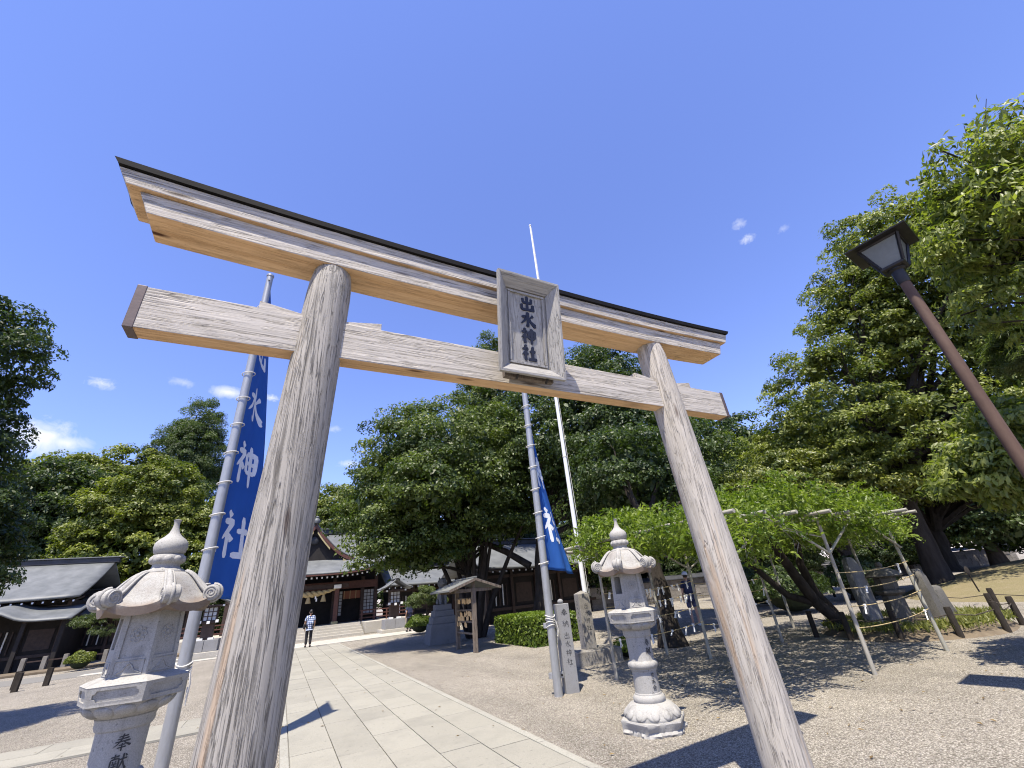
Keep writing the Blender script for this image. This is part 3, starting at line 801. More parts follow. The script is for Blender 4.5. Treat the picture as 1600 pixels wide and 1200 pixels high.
# name plaque, leaning forward from the tie beam to the lintel
pq = thing('shrine_plaque', 'framed grey wooden name plaque with four black characters hung on the torii', 'plaque', (1.605, 2.575, 3.165), rad(0.9))
TILT = rad(7.0)
Mt = Matrix.Rotation(TILT, 4, 'X')
PW, PH = 0.31, 0.950       # half width, height
def pl(x, z, y): return Mt @ Vector((x, y, z))
IW, IB, IT = 0.205, 0.105, 0.840   # inner opening half width, bottom, top
def frame_board(out2, in2, name, mt):
    # a sloping board from the outer rim (front, y=-.03) back to the recessed inner frame (y=.075)
    (ox0, oz0), (ox1, oz1) = out2; (ix0, iz0), (ix1, iz1) = in2
    ins = 0.022
    def tow(a, b, f): return a + (b - a) * f
    q = [pl(ox0, oz0, -.03), pl(ox1, oz1, -.03), pl(tow(ox1, ix1, .18), tow(oz1, iz1, .18), -.03), pl(tow(ox0, ix0, .18), tow(oz0, iz0, .18), -.03),
         pl(ix0, iz0, .045), pl(ix1, iz1, .045), pl(ix0, iz0, .08), pl(ix1, iz1, .08), pl(ox0, oz0, .005), pl(ox1, oz1, .005)]
    return MB().add(q, [(0, 1, 2, 3), (3, 2, 5, 4), (4, 5, 7, 6), (6, 7, 9, 8), (8, 9, 1, 0), (0, 3, 4, 6, 8), (1, 9, 7, 5, 2)]).build(name, mt, pq)
e = 0.0012
frame_board(((-PW + e, 0), (PW - e, 0)), ((-IW + e, IB), (IW - e, IB)), 'frame_board', 'plaque_wood_flat')
frame_board(((PW - e, PH), (-PW + e, PH)), ((IW - e, IT), (-IW + e, IT)), 'frame_board', 'plaque_wood_flat')
frame_board(((PW, 0), (PW, PH)), ((IW, IB), (IW, IT)), 'frame_board', 'plaque_wood')
frame_board(((-PW, PH), (-PW, 0)), ((-IW, IT), (-IW, IB)), 'frame_board', 'plaque_wood')
MB().box(Mt @ Vector((0, .076, .4725)), (0.45, .03, .775), Mt.to_3x3()).build('panel', 'plaque_wood', pq)
mb = MB()
for (a, b) in (((-.183, .130), (.183, .130)), ((-.183, .815), (.183, .815)), ((-.172, .144), (-.172, .801)), ((.172, .144), (.172, .801))):
    mb.beam(pl(*a, .056), pl(*b, .056), .020, .022, up=Mt @ Vector((0, -1, 0)))
mb.build('inner_frame', 'plaque_wood', pq, bevel=0.002)
for sx in (-1, 1):
    MB().tube([pl(sx * .14, -.004, .0), pl(sx * .14, -.03, .03)], .011, 8).build('bolt', 'bolt_iron', pq)
MB().beam(pl(-.23, .02, .075), pl(.23, .02, .075), .05, .06).build('hanger_rail', 'old_wood', pq)
gs = 0.152
for gi, g in enumerate(('izu', 'mizu', 'kami', 'yashiro')):
    zc = 0.722 - gi * 0.162; xc = 0.012
    mbg = MB(); brush(mbg, g, lambda u, v, h: pl(xc + (u - 50) / 100 * gs, zc + (50 - v) / 100 * gs, 0.0608 - h), 20.0, 0.006)
    mbg.build('character', 'ink_black', pq)

# ------------------------------------------------------------------ stone lanterns
def stone_lantern(label, loc, rz, chars, group):
    t = thing('stone_lantern', label, 'stone lantern', loc, rz, group)
    G = 'lantern_granite'; rg = np.random.default_rng(3)
    # rough hexagonal foot
    rings = []
    for z, r in ((-.02, .385), (.02, .39), (.045, .372), (.085, .392), (.115, .40), (.13, .392)):
        ring = []
        for j in range(72):
            a = 2 * math.pi * j / 72
            k = math.cos(math.pi / 6) / math.cos((a % (math.pi / 3)) - math.pi / 6)
            d = 0.014 * rg.normal() if z < 0.07 else 0.001 * rg.normal()
            ring.append(((r + d) * k * math.cos(a), (r + d) * k * math.sin(a), z))
        rings.append(ring)
    MB().loft(rings).build('foot_slab', G, t, smooth=32)
    mb = MB().lathe([(.318, .128), (.322, .15), (.30, .215), (.25, .26), (.17, .285)], 36)
    for k in range(6):
        a0 = (k + .5) * math.pi / 3
        c = Vector((.262 * math.cos(a0), .262 * math.sin(a0), .195))
        mb.ball(c, (.095, .160, .030), 18, 10, Matrix.Rotation(a0, 3, 'Z') @ Matrix.Rotation(rad(46), 3, 'Y'))
        for s in (-1, 1):
            a1 = a0 + s * 0.215
            c = Vector((.300 * math.cos(a1), .300 * math.sin(a1), .188))
            mb.ball(c, (.058, .052, .024), 12, 8, Matrix.Rotation(a1, 3, 'Z') @ Matrix.Rotation(rad(52), 3, 'Y'))
    mb.build('lotus_base', G, t, smooth=50)
    sh = MB().lathe([(.165, .26), (.182, .268), (.192, .295), (.192, .32), (.176, .345), (.163, .352), (.160, .366), (.153, .37), (.149, .48), (.148, .596), (.160, .60), (.162, .615), (.174, .622), (.186, .642), (.186, .668), (.172, .69), (.156, .698), (.151, .71), (.151, .84), (.154, .955), (.166, .96), (.176, .985), (.174, 1.01), (.182, 1.03)], 40).build('shaft', G, t, smooth=40)
    for (g, a, zc, sz) in chars:
        r = 0.1525
        mbg = MB(); brush(mbg, g, lambda u, v, h: ((r + h) * math.cos(a + (u - 50) / 100 * sz / r), (r + h) * math.sin(a + (u - 50) / 100 * sz / r), zc + (50 - v) / 100 * sz), 11.0, 0.0016, 0.0001)
        mbg.build('inscribed_character', 'ink_grey', sh)
    mb = MB().lathe([(.17, 1.025), (.19, 1.04), (.245, 1.08), (.268, 1.115), (.268, 1.124)], 36)
    for k in range(12):
        a0 = k * math.pi / 6 + .26
        mb.ball((.232 * math.cos(a0), .232 * math.sin(a0), 1.082), (.055, .066, .024), 12, 8, Matrix.Rotation(a0, 3, 'Z') @ Matrix.Rotation(rad(-40), 3, 'Y'))
    mb.build('lotus_collar', G, t, smooth=50)
    # hexagonal platform with sunk panels
    R0, R1_, Z0, Z1 = .325, .342, 1.140, 1.238
    pf = MB()
    pf.lathe([(.30, 1.122), (R0, 1.128), (R0, Z0)], 6, caps=True)
    pf.lathe([(R1_, Z1), (.345, 1.246), (.31, 1.262), (.236, 1.284)], 6, caps=True)
    for k in range(6):
        a = (k + .5) * math.pi / 3; M1 = Matrix.Rotation(a, 3, 'Z')
        def pp(x, z, dep=0.0):
            tz = (z - Z0) / (Z1 - Z0); r = R0 + (R1_ - R0) * tz
            return M1 @ Vector((r * math.cos(math.pi / 6) - dep, x * r * .5, z))
        o_ = [(-1, Z0), (1, Z0), (1, Z1), (-1, Z1)]
        zm = (Z0 + Z1) / 2; hh = .034; wx = .80
        inn = [(-wx, zm - .012), (-wx + .10, zm - .018), (-wx + .14, zm - hh), (wx - .14, zm - hh), (wx - .10, zm - .018), (wx, zm - .012),
               (wx, zm + .012), (wx - .10, zm + .018), (wx - .14, zm + hh), (-wx + .14, zm + hh), (-wx + .10, zm + .018), (-wx, zm + .012)]
        vs = [pp(*q) for q in o_] + [pp(*q) for q in inn] + [pp(x, z, .011) for x, z in inn]
        n = 12; fs = [(0, 1, 4 + 5, 4 + 4, 4 + 3, 4 + 2, 4 + 1, 4), (1, 2, 4 + 6, 4 + 5), (2, 3, 4 + 11, 4 + 10, 4 + 9, 4 + 8, 4 + 7, 4 + 6), (3, 0, 4, 4 + 11)]
        for q in range(n): fs.append((4 + q, 4 + (q + 1) % n, 16 + (q + 1) % n, 16 + q))
        fs.append(tuple(16 + q for q in range(n)))
        pf.add(vs, fs)
    pf.build('platform', G, t)
    # fire box
    fb = MB()
    cr0, cr1, z0, z1 = .232, .214, 1.28, 1.72
    rings = [[(r * math.cos(k * math.pi / 3), r * math.sin(k * math.pi / 3), z) for k in range(6)] for r, z in ((cr0, z0), (cr1, z1))]
    for k in range(6):
        a = (k + .5) * math.pi / 3; M1 = Matrix.Rotation(a, 3, 'Z')
        def fp(x, z, dep=0.0):
            tz = (z - z0) / (z1 - z0); r = cr0 + (cr1 - cr0) * tz; hw = r * 0.5
            return M1 @ Vector((r * math.cos(math.pi / 6) - dep, x * hw, z))
        win = k % 3 == 0
        zb, zt, wx = (1.46, 1.665, .50) if win else (1.40, 1.685, .70)
        dep = 0.13 if win else 0.010
        q = [fp(-1, z0), fp(1, z0), fp(1, z1), fp(-1, z1), fp(-wx, zb), fp(wx, zb), fp(wx, zt), fp(-wx, zt), fp(-wx, zb, dep), fp(wx, zb, dep), fp(wx, zt, dep), fp(-wx, zt, dep)]
        fb.add(q, [(0, 1, 5, 4), (1, 2, 6, 5), (2, 3, 7, 6), (3, 0, 4, 7), (4, 5, 9, 8), (5, 6, 10, 9), (6, 7, 11, 10), (7, 4, 8, 11), (8, 9, 10, 11)])
    fb.add([(0, 0, z1 - .001)] + rings[1], [(0, i + 1, (i + 1) % 6 + 1) for i in range(6)])
    fbo = obj('fire_box', fb.mesh('fire_box', None, True), G, t)
    for k in range(6):
        a = (k + .5) * math.pi / 3; M1 = Matrix.Rotation(a, 3, 'Z')
        def fq(x, z, h=0.0):
            tz = (z - z0) / (z1 - z0); r = cr0 + (cr1 - cr0) * tz
            return M1 @ Vector((r * math.cos(math.pi / 6) + h, x, z))
        if k % 3 != 0:
            mo = MB()
            for q in range(8):
                b = q * math.pi / 4
                mo.tube([fq(.040 * math.cos(b) + .014 * math.cos(w_), 1.55 + .040 * math.sin(b) + .014 * math.sin(w_), -.009) for w_ in np.linspace(0, 6.283, 9)], .0045, 5)
            mo.ball(fq(0, 1.55, -.011), (.012, .018, .018), 10, 6)
            mo.build('flower_relief', G, fbo, smooth=60)
        MB().tube([fq(-.070, 1.305), fq(-.035, 1.322), fq(-.018, 1.350), fq(0, 1.366), fq(.018, 1.350), fq(.035, 1.322), fq(.070, 1.305)], .006, 6).build('crest_relief', G, fbo, smooth=60)
        MB().tube([fq(-.090, 1.295), fq(-.090, 1.382), fq(.090, 1.382), fq(.090, 1.295), fq(-.09, 1.295)], .004, 6).build('frame_relief', G, fbo, smooth=60)
    # hexagonal roof, concave with rolled corners
    Rc, rt, zl, Hh = .400, .135, 1.738, .252
    def prof(s): return (1 - math.cos(math.pi * s ** .88)) / 2
    def hexk(a):
        rel = (a % (math.pi / 3)) - math.pi / 6
        return math.cos(math.pi / 6) / math.cos(rel), (abs(rel) / (math.pi / 6)) ** 2.4
    rings = []
    for rr, dz, lf in ((.20, 1.712, 0), (.345, 1.682, .3), (.385, 1.678, .9)):
        ring = []
        for j in range(96):
            a = 2 * math.pi * j / 96; k, cn = hexk(a)
            ring.append((rr * k * math.cos(a), rr * k * math.sin(a), dz + cn * .060 * lf))
        rings.append(ring)
    for s in np.linspace(0, 1, 16):
        ring = []
        for j in range(96):
            a = 2 * math.pi * j / 96; k, cn = hexk(a)
            r = rt * (k * .4 + .6) + (Rc * k - rt * (k * .4 + .6)) * (1 - s)
            ring.append((r * math.cos(a), r * math.sin(a), zl + Hh * prof(s) + cn * .062 * (1 - s) ** 2.2))
        rings.append(ring)
    rf = MB().loft(rings).build('roof', 'lantern_granite_roof', t, smooth=45)
    for k in range(6):
        a = k * math.pi / 3; M1 = Matrix.Rotation(a, 3, 'Z'); mb = MB()
        cxr, czr, rr = .386, 1.808, .063
        pr = [(-.052, rr * .80), (-.046, rr * .97), (-.03, rr), (.03, rr), (.046, rr * .97), (.052, rr * .80)]
        mb.loft([[M1 @ Vector((cxr + r_ * math.cos(b), y_, czr + r_ * math.sin(b))) for b in np.linspace(0, 2 * math.pi, 29)[:-1]] for y_, r_ in pr])
        for yy, rw in ((0, 1.0), (-.030, .42), (.030, .42)):
            pth = []; rd = []
            for s in np.linspace(0.0, .93, 9):
                r = rt + (Rc - rt) * (1 - s)
                pth.append(M1 @ Vector((r, yy * (1.25 - .55 * s), zl + Hh * prof(s) + .062 * (1 - s) ** 2.2 + .004))); rd.append((.034 - .018 * s) * rw)
            mb.tube(pth, rd, 10)
        mb.tube([M1 @ Vector((cxr + (rr + .004) * math.cos(b), 0, czr + (rr + .004) * math.sin(b))) for b in np.linspace(-2.4, 1.6, 12)], .012, 8)
        for s in (-1, 1):
            sp = []
            for q in range(40):
                b = q / 39 * 4.6 * math.pi + 2.2; r_ = .054 * (1 - q / 39 * .86)
                sp.append(M1 @ Vector((cxr + r_ * math.cos(-b), s * .0515, czr + r_ * math.sin(-b))))
            mb.tube(sp, .0072, 6)
        mb.build('corner_scroll', G, rf, smooth=45)
    MB().lathe([(.128, 1.982), (.138, 1.992), (.134, 2.006), (.102, 2.022), (.094, 2.044), (.100, 2.06)], 28).build('finial_neck', G, t, smooth=50)
    mb = MB().lathe([(.095, 2.052), (.116, 2.068), (.118, 2.113), (.105, 2.130)], 28)
    for k in range(10):
        a0 = k * math.pi / 5
        mb.ball((.113 * math.cos(a0), .113 * math.sin(a0), 2.090), (.018, .031, .028), 10, 8, Matrix.Rotation(a0, 3, 'Z'))
    mb.build('finial_lotus_ring', G, t, smooth=50)
    MB().lathe([(.085, 2.122), (.112, 2.148), (.122, 2.19), (.117, 2.225), (.095, 2.255), (.062, 2.28), (.038, 2.31), (.025, 2.35), (.021, 2.39), (.026, 2.41), (.031, 2.42), (.020, 2.424)], 28).build('jewel_finial', G, t, smooth=60)
    return t
lan_group = 'pair of granite lanterns beside the torii'
aR = math.atan2(-4.95, -4.17)
stone_lantern('sunlit granite lantern with scrolled roof standing whole on gravel right of the path', (4.17, 4.95, 0), rad(-22), [('hou', aR + .70 + rad(22), .895, .078), ('ken', aR + .70 + rad(22), .805, .078), ('ama', aR + .62 + rad(22), .555, .058), ('ki', aR + .62 + rad(22), .49, .058), ('kai', aR + .62 + rad(22), .425, .058)], lan_group)
aL = math.atan2(-4.75, .93)
stone_lantern('granite lantern with brown stained scrolled roof at left, cut off by the picture edge', (-.93, 4.75, 0.02), rad(-8), [('hou', aL + .10 + rad(8), .885, .100), ('ken', aL + .10 + rad(8), .775, .100)], lan_group)

# ------------------------------------------------------------------ banner poles, banners, their stone posts
def flag_pole(label, loc, zb):
    t = thing('banner_pole', label, 'flagpole', loc, 0, 'steel banner poles behind the lanterns')
    p = MB()
    p.tube([(0, 0, -.02), (0, 0, 2.6), (0, 0, 5.0), (0, 0, 7.38)], [.074, .070, .062, .054], 20)
    po = p.build('mast', 'pole_steel', t, smooth=40)
    MB().lathe([(.064, 0), (.064, .03), (.03, .055)], 16, (0, 0, 7.38)).build('mast_cap', 'bracket_steel', t, smooth=40)
    MB().tube([(0, -.08, 7.26), (0, 1.12, 7.26)], .018, 8).build('crossbar', 'pole_steel', t, smooth=40)
    ring = MB()
    n = 20
    ring.tube([(math.cos(2 * math.pi * k / n) * .092, .012 + math.sin(2 * math.pi * k / n) * .096, .02 * math.cos(2 * math.pi * k / n)) for k in range(n + 1)], .0075, 6, False)
    rme = ring.mesh('tie_ring', 60); rme.materials.append(MATS['rope_white'])
    z = zb
    while z < 7.1:
        obj('tie_ring', rme, None, t, loc=(0, 0, z)); z += .46
    mb = MB(); rg = np.random.default_rng(8)
    for k in range(4):
        mb.tube([(.085 * math.cos(a), .085 * math.sin(a), 1.02 + .05 * k + .02 * math.sin(a * 1.7 + k)) for a in np.linspace(0, 6.6, 18)], .008, 5)
    for k in range(3):
        mb.tube([(.08, -.02 * k, 1.10), (.11, -.03 - .02 * k, .95), (.10, -.02 * k, .74 + .05 * k), (.085, .01, .92)], .007, 5)
    mb.build('halyard_coil', 'rope_white', t, smooth=60)
    return t
flag_pole('steel banner pole rising behind the left lantern, its banner seen almost edge on', (-1.0, 7.35, 0), 2.05)
flag_pole('steel banner pole clamped to the inscribed stone post right of the path', (4.30, 7.35, 0), 2.05)

def banner(label, base, th, glyphs, ripple, seed, furl=(1, 1, 1, 1)):
    t = thing('shrine_banner', label, 'banner', base, 0, 'tall blue shrine banners')
    Wd, zt, zb = .92, 7.22, 1.93
    def surf(u, v, h=0.0):
        # u 0..1 across from the pole, v 0..1 downward
        def P(u, v):
            a = np.interp(v, [0, .3, .6, 1], th)
            x0 = .10
            off = ripple * math.sin(5.0 * u + 4.0 * v + seed) * (.3 + v) * u + ripple * .5 * math.sin(11 * u - 6 * v + seed) * v * u
            d = x0 + u * Wd * (1 - .08 * v) * float(np.interp(v, [0, .45, .75, 1], furl))
            zz = zt + (zb - zt) * v - .10 * u * v * v
            return Vector((d * math.sin(a) + off * math.cos(a), d * math.cos(a) - off * math.sin(a), zz))
        p = P(u, v)
        if h:
            e_ = .01
            n = (P(u + e_, v) - P(u - e_, v)).cross(P(u, v + e_) - P(u, v - e_)).normalized()
            p = p + n * h
        return p
    nu, nv = 22, 90
    mb = MB()
    mb.add([surf(i / nu, j / nv) for j in range(nv + 1) for i in range(nu + 1)],
           [(j * (nu + 1) + i, j * (nu + 1) + i + 1, (j + 1) * (nu + 1) + i + 1, (j + 1) * (nu + 1) + i) for j in range(nv) for i in range(nu)])
    me = mb.mesh('cloth', 180, False)
    co = obj('cloth', me, 'banner_blue', t)
    so = co.modifiers.new('thickness', 'SOLIDIFY'); so.thickness = 0.002
    for g, zc, sz in glyphs:
        vc = (zt - zc) / (zt - zb)
        for side in (1, -1):
            m2 = MB(); brush(m2, g, lambda u, v, h: surf(.5 + (u - 50) / 100 * sz / Wd, vc + (v - 50) / 100 * sz / (zt - zb), side * (.0035 + h)), 15.0, 0.0006, 0.0002)
            m2.build('character', 'tab_white', t)
    z = 2.05
    while z < 7.1:
        v = (zt - z) / (zt - zb)
        a = np.interp(v, [0, .3, .6, 1], th)
        q = surf(0.0, v); m2 = MB()
        m2.beam(q + Vector((-.05 * math.sin(a), -.05 * math.cos(a), 0)), q + Vector((.035 * math.sin(a), .035 * math.cos(a), 0)), .008, .055)
        m2.build('tab', 'tab_white', t); z += .46
    return t
gl = [('izu', 6.05, .66), ('mizu', 4.95, .66), ('kami', 3.88, .70), ('yashiro', 2.78, .70)]
banner('dark blue banner with white characters hanging beside the left pillar', (-1.0, 7.35, 0), [rad(2), rad(11), rad(19), rad(27)], gl, .06, .4)
banner('bright blue banner with white characters blown sideways on the right pole', (4.30, 7.35, 0), [rad(3), rad(18), rad(40), rad(72)], gl, .09, 2.2, (.22, .26, .80, 1.0))

sp = thing('inscribed_stone_post', 'smooth grey granite post with inscription holding the right banner pole', 'stone post', (4.60, 7.42, 0), rad(-14))
sh = MB().box((0, 0, .66), (.235, .20, 1.36)).build('shaft', 'post_granite', sp, bevel=0.008)
for i, g in enumerate(('hou', 'nou', 'izu', 'mizu', 'kami', 'yashiro')):
    zc = [1.20, 1.02, .84, .71, .58, .45][i]; sz = .115 if i < 2 else .105
    m2 = MB(); brush(m2, g, lambda u, v, h: (.01 + (u - 50) / 100 * sz, -.1005 - h, zc + (50 - v) / 100 * sz), 10.0, 0.0012, .0001)
    m2.build('inscribed_character', 'ink_grey', sh)
for z in (.27, 1.02):
    m2 = MB().box((-.16, -.03, z), (.12, .06, .09)).lathe([(.092, -.04), (.092, .04)], 20, (-.275, .01, z))
    m2.build('pole_clamp', 'bracket_steel', sp, bevel=0.004)
for z in (.27, 1.02):
    MB().tube([(-.15, -.058, z), (-.15, -.085, z)], .017, 8).build('clamp_bolt', 'bolt_iron', sp)
MB().ball((0, 0, 1.375), (.055, .05, .045), 12, 8).build('rounded_cap_stone', 'post_granite', sp, smooth=60)

# tall pointed stele on a block with the white pole behind
st = thing('stone_stele', 'pointed old stone pillar with worn inscriptions standing on a square block', 'stele', (6.55, 9.55, 0), rad(-12))
MB().box((.10, .05, .13), (1.10, .85, .30)).build('plinth', 'old_stone', st, bevel=0.02)
sh = MB(); h = .145
sh.add([(-h, -h, .28), (h, -h, .28), (h, h, .28), (-h, h, .28), (-h, -h, 1.43), (h, -h, 1.43), (h, h, 1.43), (-h, h, 1.43), (0, 0, 1.50)],
       [(0, 1, 5, 4), (1, 2, 6, 5), (2, 3, 7, 6), (3, 0, 4, 7), (4, 5, 8), (5, 6, 8), (6, 7, 8), (7, 4, 8), (3, 2, 1, 0)])
sh = sh.build('shaft', 'old_stone', st, bevel=0.008)
for i, g in enumerate(('izu', 'mizu', 'kami', 'yashiro')):
    m2 = MB(); brush(m2, g, lambda u, v, h: (.02 + (u - 50) / 100 * .115, -.1455 - h, 1.16 - i * .15 + (50 - v) / 100 * .115), 11.0, 0.001, .0001)
    m2.build('inscribed_character', 'ink_grey', sh)
m2 = MB(); rg = np.random.default_rng(4)
for i in range(7):
    z = 1.28 - i * .085
    for k in range(3):
        a = rg.uniform(-.03, .03, 2); b = rg.uniform(-.03, .03, 2)
        m2.tube([(-.1458, a[0], z + a[1]), (-.1458, b[0], z + b[1])], .004, 4)
m2.build('worn_inscription', 'ink_grey', sh)
wp = thing('white_flagpole', 'very tall slim white painted pole behind the pointed stele', 'flagpole', (6.83, 9.78, 0))
MB().tube([(0, 0, .24), (0, 0, 4), (0, 0, 8), (0, 0, 14.35)], [.062, .056, .048, .030], 14).build('mast', 'white_pole_paint', wp, smooth=60)
for z in (1.25, 2.6, 5.0, 7.5):
    MB().lathe([(.064, -.012), (.064, .012)], 14, (0, 0, z)).build('band', 'rope_white', wp)
MB().lathe([(.030, 0), (.045, .01), (.045, .05), (.01, .06)], 12, (0, 0, 14.35)).build('truck', 'white_pole_paint', wp)
MB().tube([(.06, -.05, 1.2), (.085, -.05, 2.3), (.065, -.04, 6.0), (.035, -.01, 14.3)], .006, 5).build('halyard', 'rope_white', wp)

# ------------------------------------------------------------------ street lamp
lp = thing('street_lamp', 'rusty brown lamp post with square black lantern head at the right edge', 'street lamp', (7.0, 1.49, 0), rad(8))
MB().tube([(0, 0, -.02), (0, 0, 5.08)], [.068, .058], 20).build('post', 'rust_post', lp, smooth=60)
MB().lathe([(.13, 0), (.13, .03), (.085, .10), (.07, .12)], 20).build('base_flange', 'rust_post', lp, smooth=40)
MB().lathe([(.062, 4.86), (.072, 4.9), (.072, 5.06), (.10, 5.085), (.10, 5.10)], 20).build('collar', 'lamp_iron', lp, smooth=40)
def sq(r, z): return [(-r, -r, z), (r, -r, z), (r, r, z), (-r, r, z)]
hd = MB().loft([sq(.105, 5.10), sq(.13, 5.115), sq(.135, 5.145)]).build('head_base', 'lamp_iron', lp)
for k in range(4):
    R1 = Matrix.Rotation(k * math.pi / 2, 3, 'Z')
    MB().beam(R1 @ Vector((.125, .125, 5.14)), R1 @ Vector((.225, .225, 5.50)), .03, .03).build('corner_bar', 'lamp_iron', lp)
    q = [R1 @ Vector(p) for p in ((.118, -.108, 5.15), (.118, .108, 5.15), (.212, .20, 5.49), (.212, -.20, 5.49))]
    q2 = [R1 @ (Vector(p) + Vector((-.008, 0, 0))) for p in ((.118, -.108, 5.15), (.118, .108, 5.15), (.212, .20, 5.49), (.212, -.20, 5.49))]
    MB().add(q + q2, [(0, 1, 2, 3), (7, 6, 5, 4), (0, 4, 5, 1), (1, 5, 6, 2), (2, 6, 7, 3), (3, 7, 4, 0)]).build('glass_pane', 'lamp_glass', lp)
MB().loft([sq(.225, 5.485), sq(.235, 5.51), sq(.345, 5.512), sq(.35, 5.53), sq(.14, 5.60), sq(.06, 5.61), sq(.05, 5.64)]).build('hat', 'lamp_iron', lp)

# ------------------------------------------------------------------ votive plaque rack
rk = thing('votive_rack', 'small gabled wooden rack hung with votive plaques on the gravel', 'plaque rack', (5.70, 15.45, 0), rad(0))
for y in (-.83, .83):
    for z0_, z1_ in ((0, 1.86),):
        MB().box((0, y, .92), (.13, .13, 1.88)).build('post', 'old_wood', rk, bevel=0.006)
for z in (.52, .86, 1.20, 1.55):
    MB().box((0, 0, z), (.07, 1.53, .055)).build('rail', 'old_wood', rk, bevel=0.004)
for y in (-.83, .83):
    MB().box((0, y, 1.80), (1.30, .10, .10)).build('cross_beam', 'old_wood', rk, bevel=0.005)
    MB().box((0, y, 1.96), (.09, .08, .22)).build('king_post', 'old_wood', rk)
for s in (-1, 1):
    MB().prism([(0, 2.11), (s * .94, 1.80), (s * .94, 1.85), (0, 2.17)], lambda a, b: (a, -1.06, b), lambda a, b: (a, 1.06, b)).build('roof_slope', 'rack_roof_slate', rk)
    for y in (-1.075, 1.075):
        MB().beam((0, y, 2.12), (s * .92, y, 1.81), .025, .075).build('barge_board', 'old_wood', rk)
MB().box((0, 0, 2.185), (.11, 2.16, .05)).build('ridge_cap', 'rack_roof_slate', rk, bevel=0.01)
em = MB().prism([(-.055, -.04), (.055, -.04), (.055, .02), (0, .05), (-.055, .02)], lambda a, b: (-.004, a, b), lambda a, b: (.004, a, b)).mesh('votive_plaque')
em.materials.append(MATS['ema_wood']); rg = np.random.default_rng(2)
for z, n, row in ((1.47, 10, 'top'), (1.10, 8, 'second'), (.98, 6, 'third'), (.78, 5, 'lowest')):
    for i in range(n):
        y = -.70 + rg.uniform(0, 1.40)
        o = tag(obj('votive_plaque', em, None, None, loc=(5.70 - .048 - .012 * rg.uniform(0, 2), 15.45 + y, z + rg.uniform(-.03, .02))), 'small wooden votive plaque in the ' + row + ' row of the gabled rack', 'plaque', row + ' row of votive plaques on the rack')
        o.rotation_euler = (rg.normal(0, .08), rg.normal(0, .06), rg.normal(0, .2)); o.scale = (1, 1.35, 1.7)

# guardian statue pedestal in the shade of the tree
kp = thing('guardian_statue', 'shaded stone guardian lion on a tall stepped pedestal behind the rack', 'statue', (6.15, 19.5, 0), rad(-6))
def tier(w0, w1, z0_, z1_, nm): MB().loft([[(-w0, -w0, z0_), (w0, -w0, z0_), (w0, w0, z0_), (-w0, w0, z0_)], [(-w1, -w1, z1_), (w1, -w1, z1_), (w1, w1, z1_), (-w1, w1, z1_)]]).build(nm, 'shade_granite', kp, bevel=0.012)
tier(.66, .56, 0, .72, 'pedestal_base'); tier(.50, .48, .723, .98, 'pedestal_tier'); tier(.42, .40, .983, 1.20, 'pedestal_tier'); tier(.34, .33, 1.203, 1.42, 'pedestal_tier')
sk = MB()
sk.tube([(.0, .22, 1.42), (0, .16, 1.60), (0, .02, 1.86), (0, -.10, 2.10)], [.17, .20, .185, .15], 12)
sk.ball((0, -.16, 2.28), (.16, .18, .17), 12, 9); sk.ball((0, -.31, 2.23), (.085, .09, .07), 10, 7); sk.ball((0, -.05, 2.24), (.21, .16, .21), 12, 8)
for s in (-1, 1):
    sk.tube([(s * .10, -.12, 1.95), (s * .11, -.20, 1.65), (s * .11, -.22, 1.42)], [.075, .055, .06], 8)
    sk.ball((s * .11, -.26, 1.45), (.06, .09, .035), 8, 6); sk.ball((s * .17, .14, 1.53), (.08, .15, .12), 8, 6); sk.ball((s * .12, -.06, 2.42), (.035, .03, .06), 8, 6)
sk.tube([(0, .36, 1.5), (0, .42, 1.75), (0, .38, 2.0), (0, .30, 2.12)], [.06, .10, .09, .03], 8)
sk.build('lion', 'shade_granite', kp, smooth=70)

# ------------------------------------------------------------------ hedges and shrubs
def shrub_points(rng, c, r, n, box=False):
    if box:
        u = rng.uniform(-1, 1, (n, 3)); ax = rng.choice(3, n, p=[.3, .3, .4]); sg = np.where(rng.uniform(size=n) < .5, -1, 1)
        sg[ax == 2] = 1
        u[np.arange(n), ax] = sg * rng.uniform(.90, 1.05, n)
        N = np.zeros((n, 3)); N[np.arange(n), ax] = sg; N[:, 2] += .3
        u[:, 2] = np.where(u[:, 2] > .8, u[:, 2] - .25 * (np.maximum(abs(u[:, 0]), abs(u[:, 1])) > .9) * rng.uniform(0, 1, n), u[:, 2])
    else:
        u = rng.normal(0, 1, (n, 3)); u /= np.linalg.norm(u, axis=1, keepdims=True); u[:, 2] = np.abs(u[:, 2]) * 1.0 - .15
        lump = 1 + .16 * np.sin(5 * u[:, 0] + 3 * u[:, 1]) * np.cos(4 * u[:, 2] + 2 * u[:, 1])
        N = u.copy(); u = u * (rng.uniform(.75, 1.0, n) ** .5 * lump)[:, None]
    return np.array(c) + u * np.array(r), N
def shrub(name, label, c, r, n, leaf, mat, seed, box=False, group=None):
    rng = np.random.default_rng(seed)
    t = thing(name, label, 'hedge' if box else 'shrub', (c[0], c[1], 0), 0, group)
    P, N = shrub_points(rng, (0, 0, c[2]), r, n, box)
    obj('foliage', leaf_mesh('foliage', P, N, leaf, rng, .55, .1, .2, np.clip(rng.normal(.5, .25, n), 0, 1), .5), mat, t)
    k = .88  # dark solid below stands in for the shade inside the foliage
    if box: MB().box((0, 0, c[2] - .04), (2 * r[0] * k, 2 * r[1] * k, 2 * r[2] * k)).build('shade_core', 'hedge_core', t)
    else: MB().ball((0, 0, c[2]), (r[0] * .72, r[1] * .72, r[2] * .75), 12, 8).build('shade_core', 'hedge_core', t)
    return t
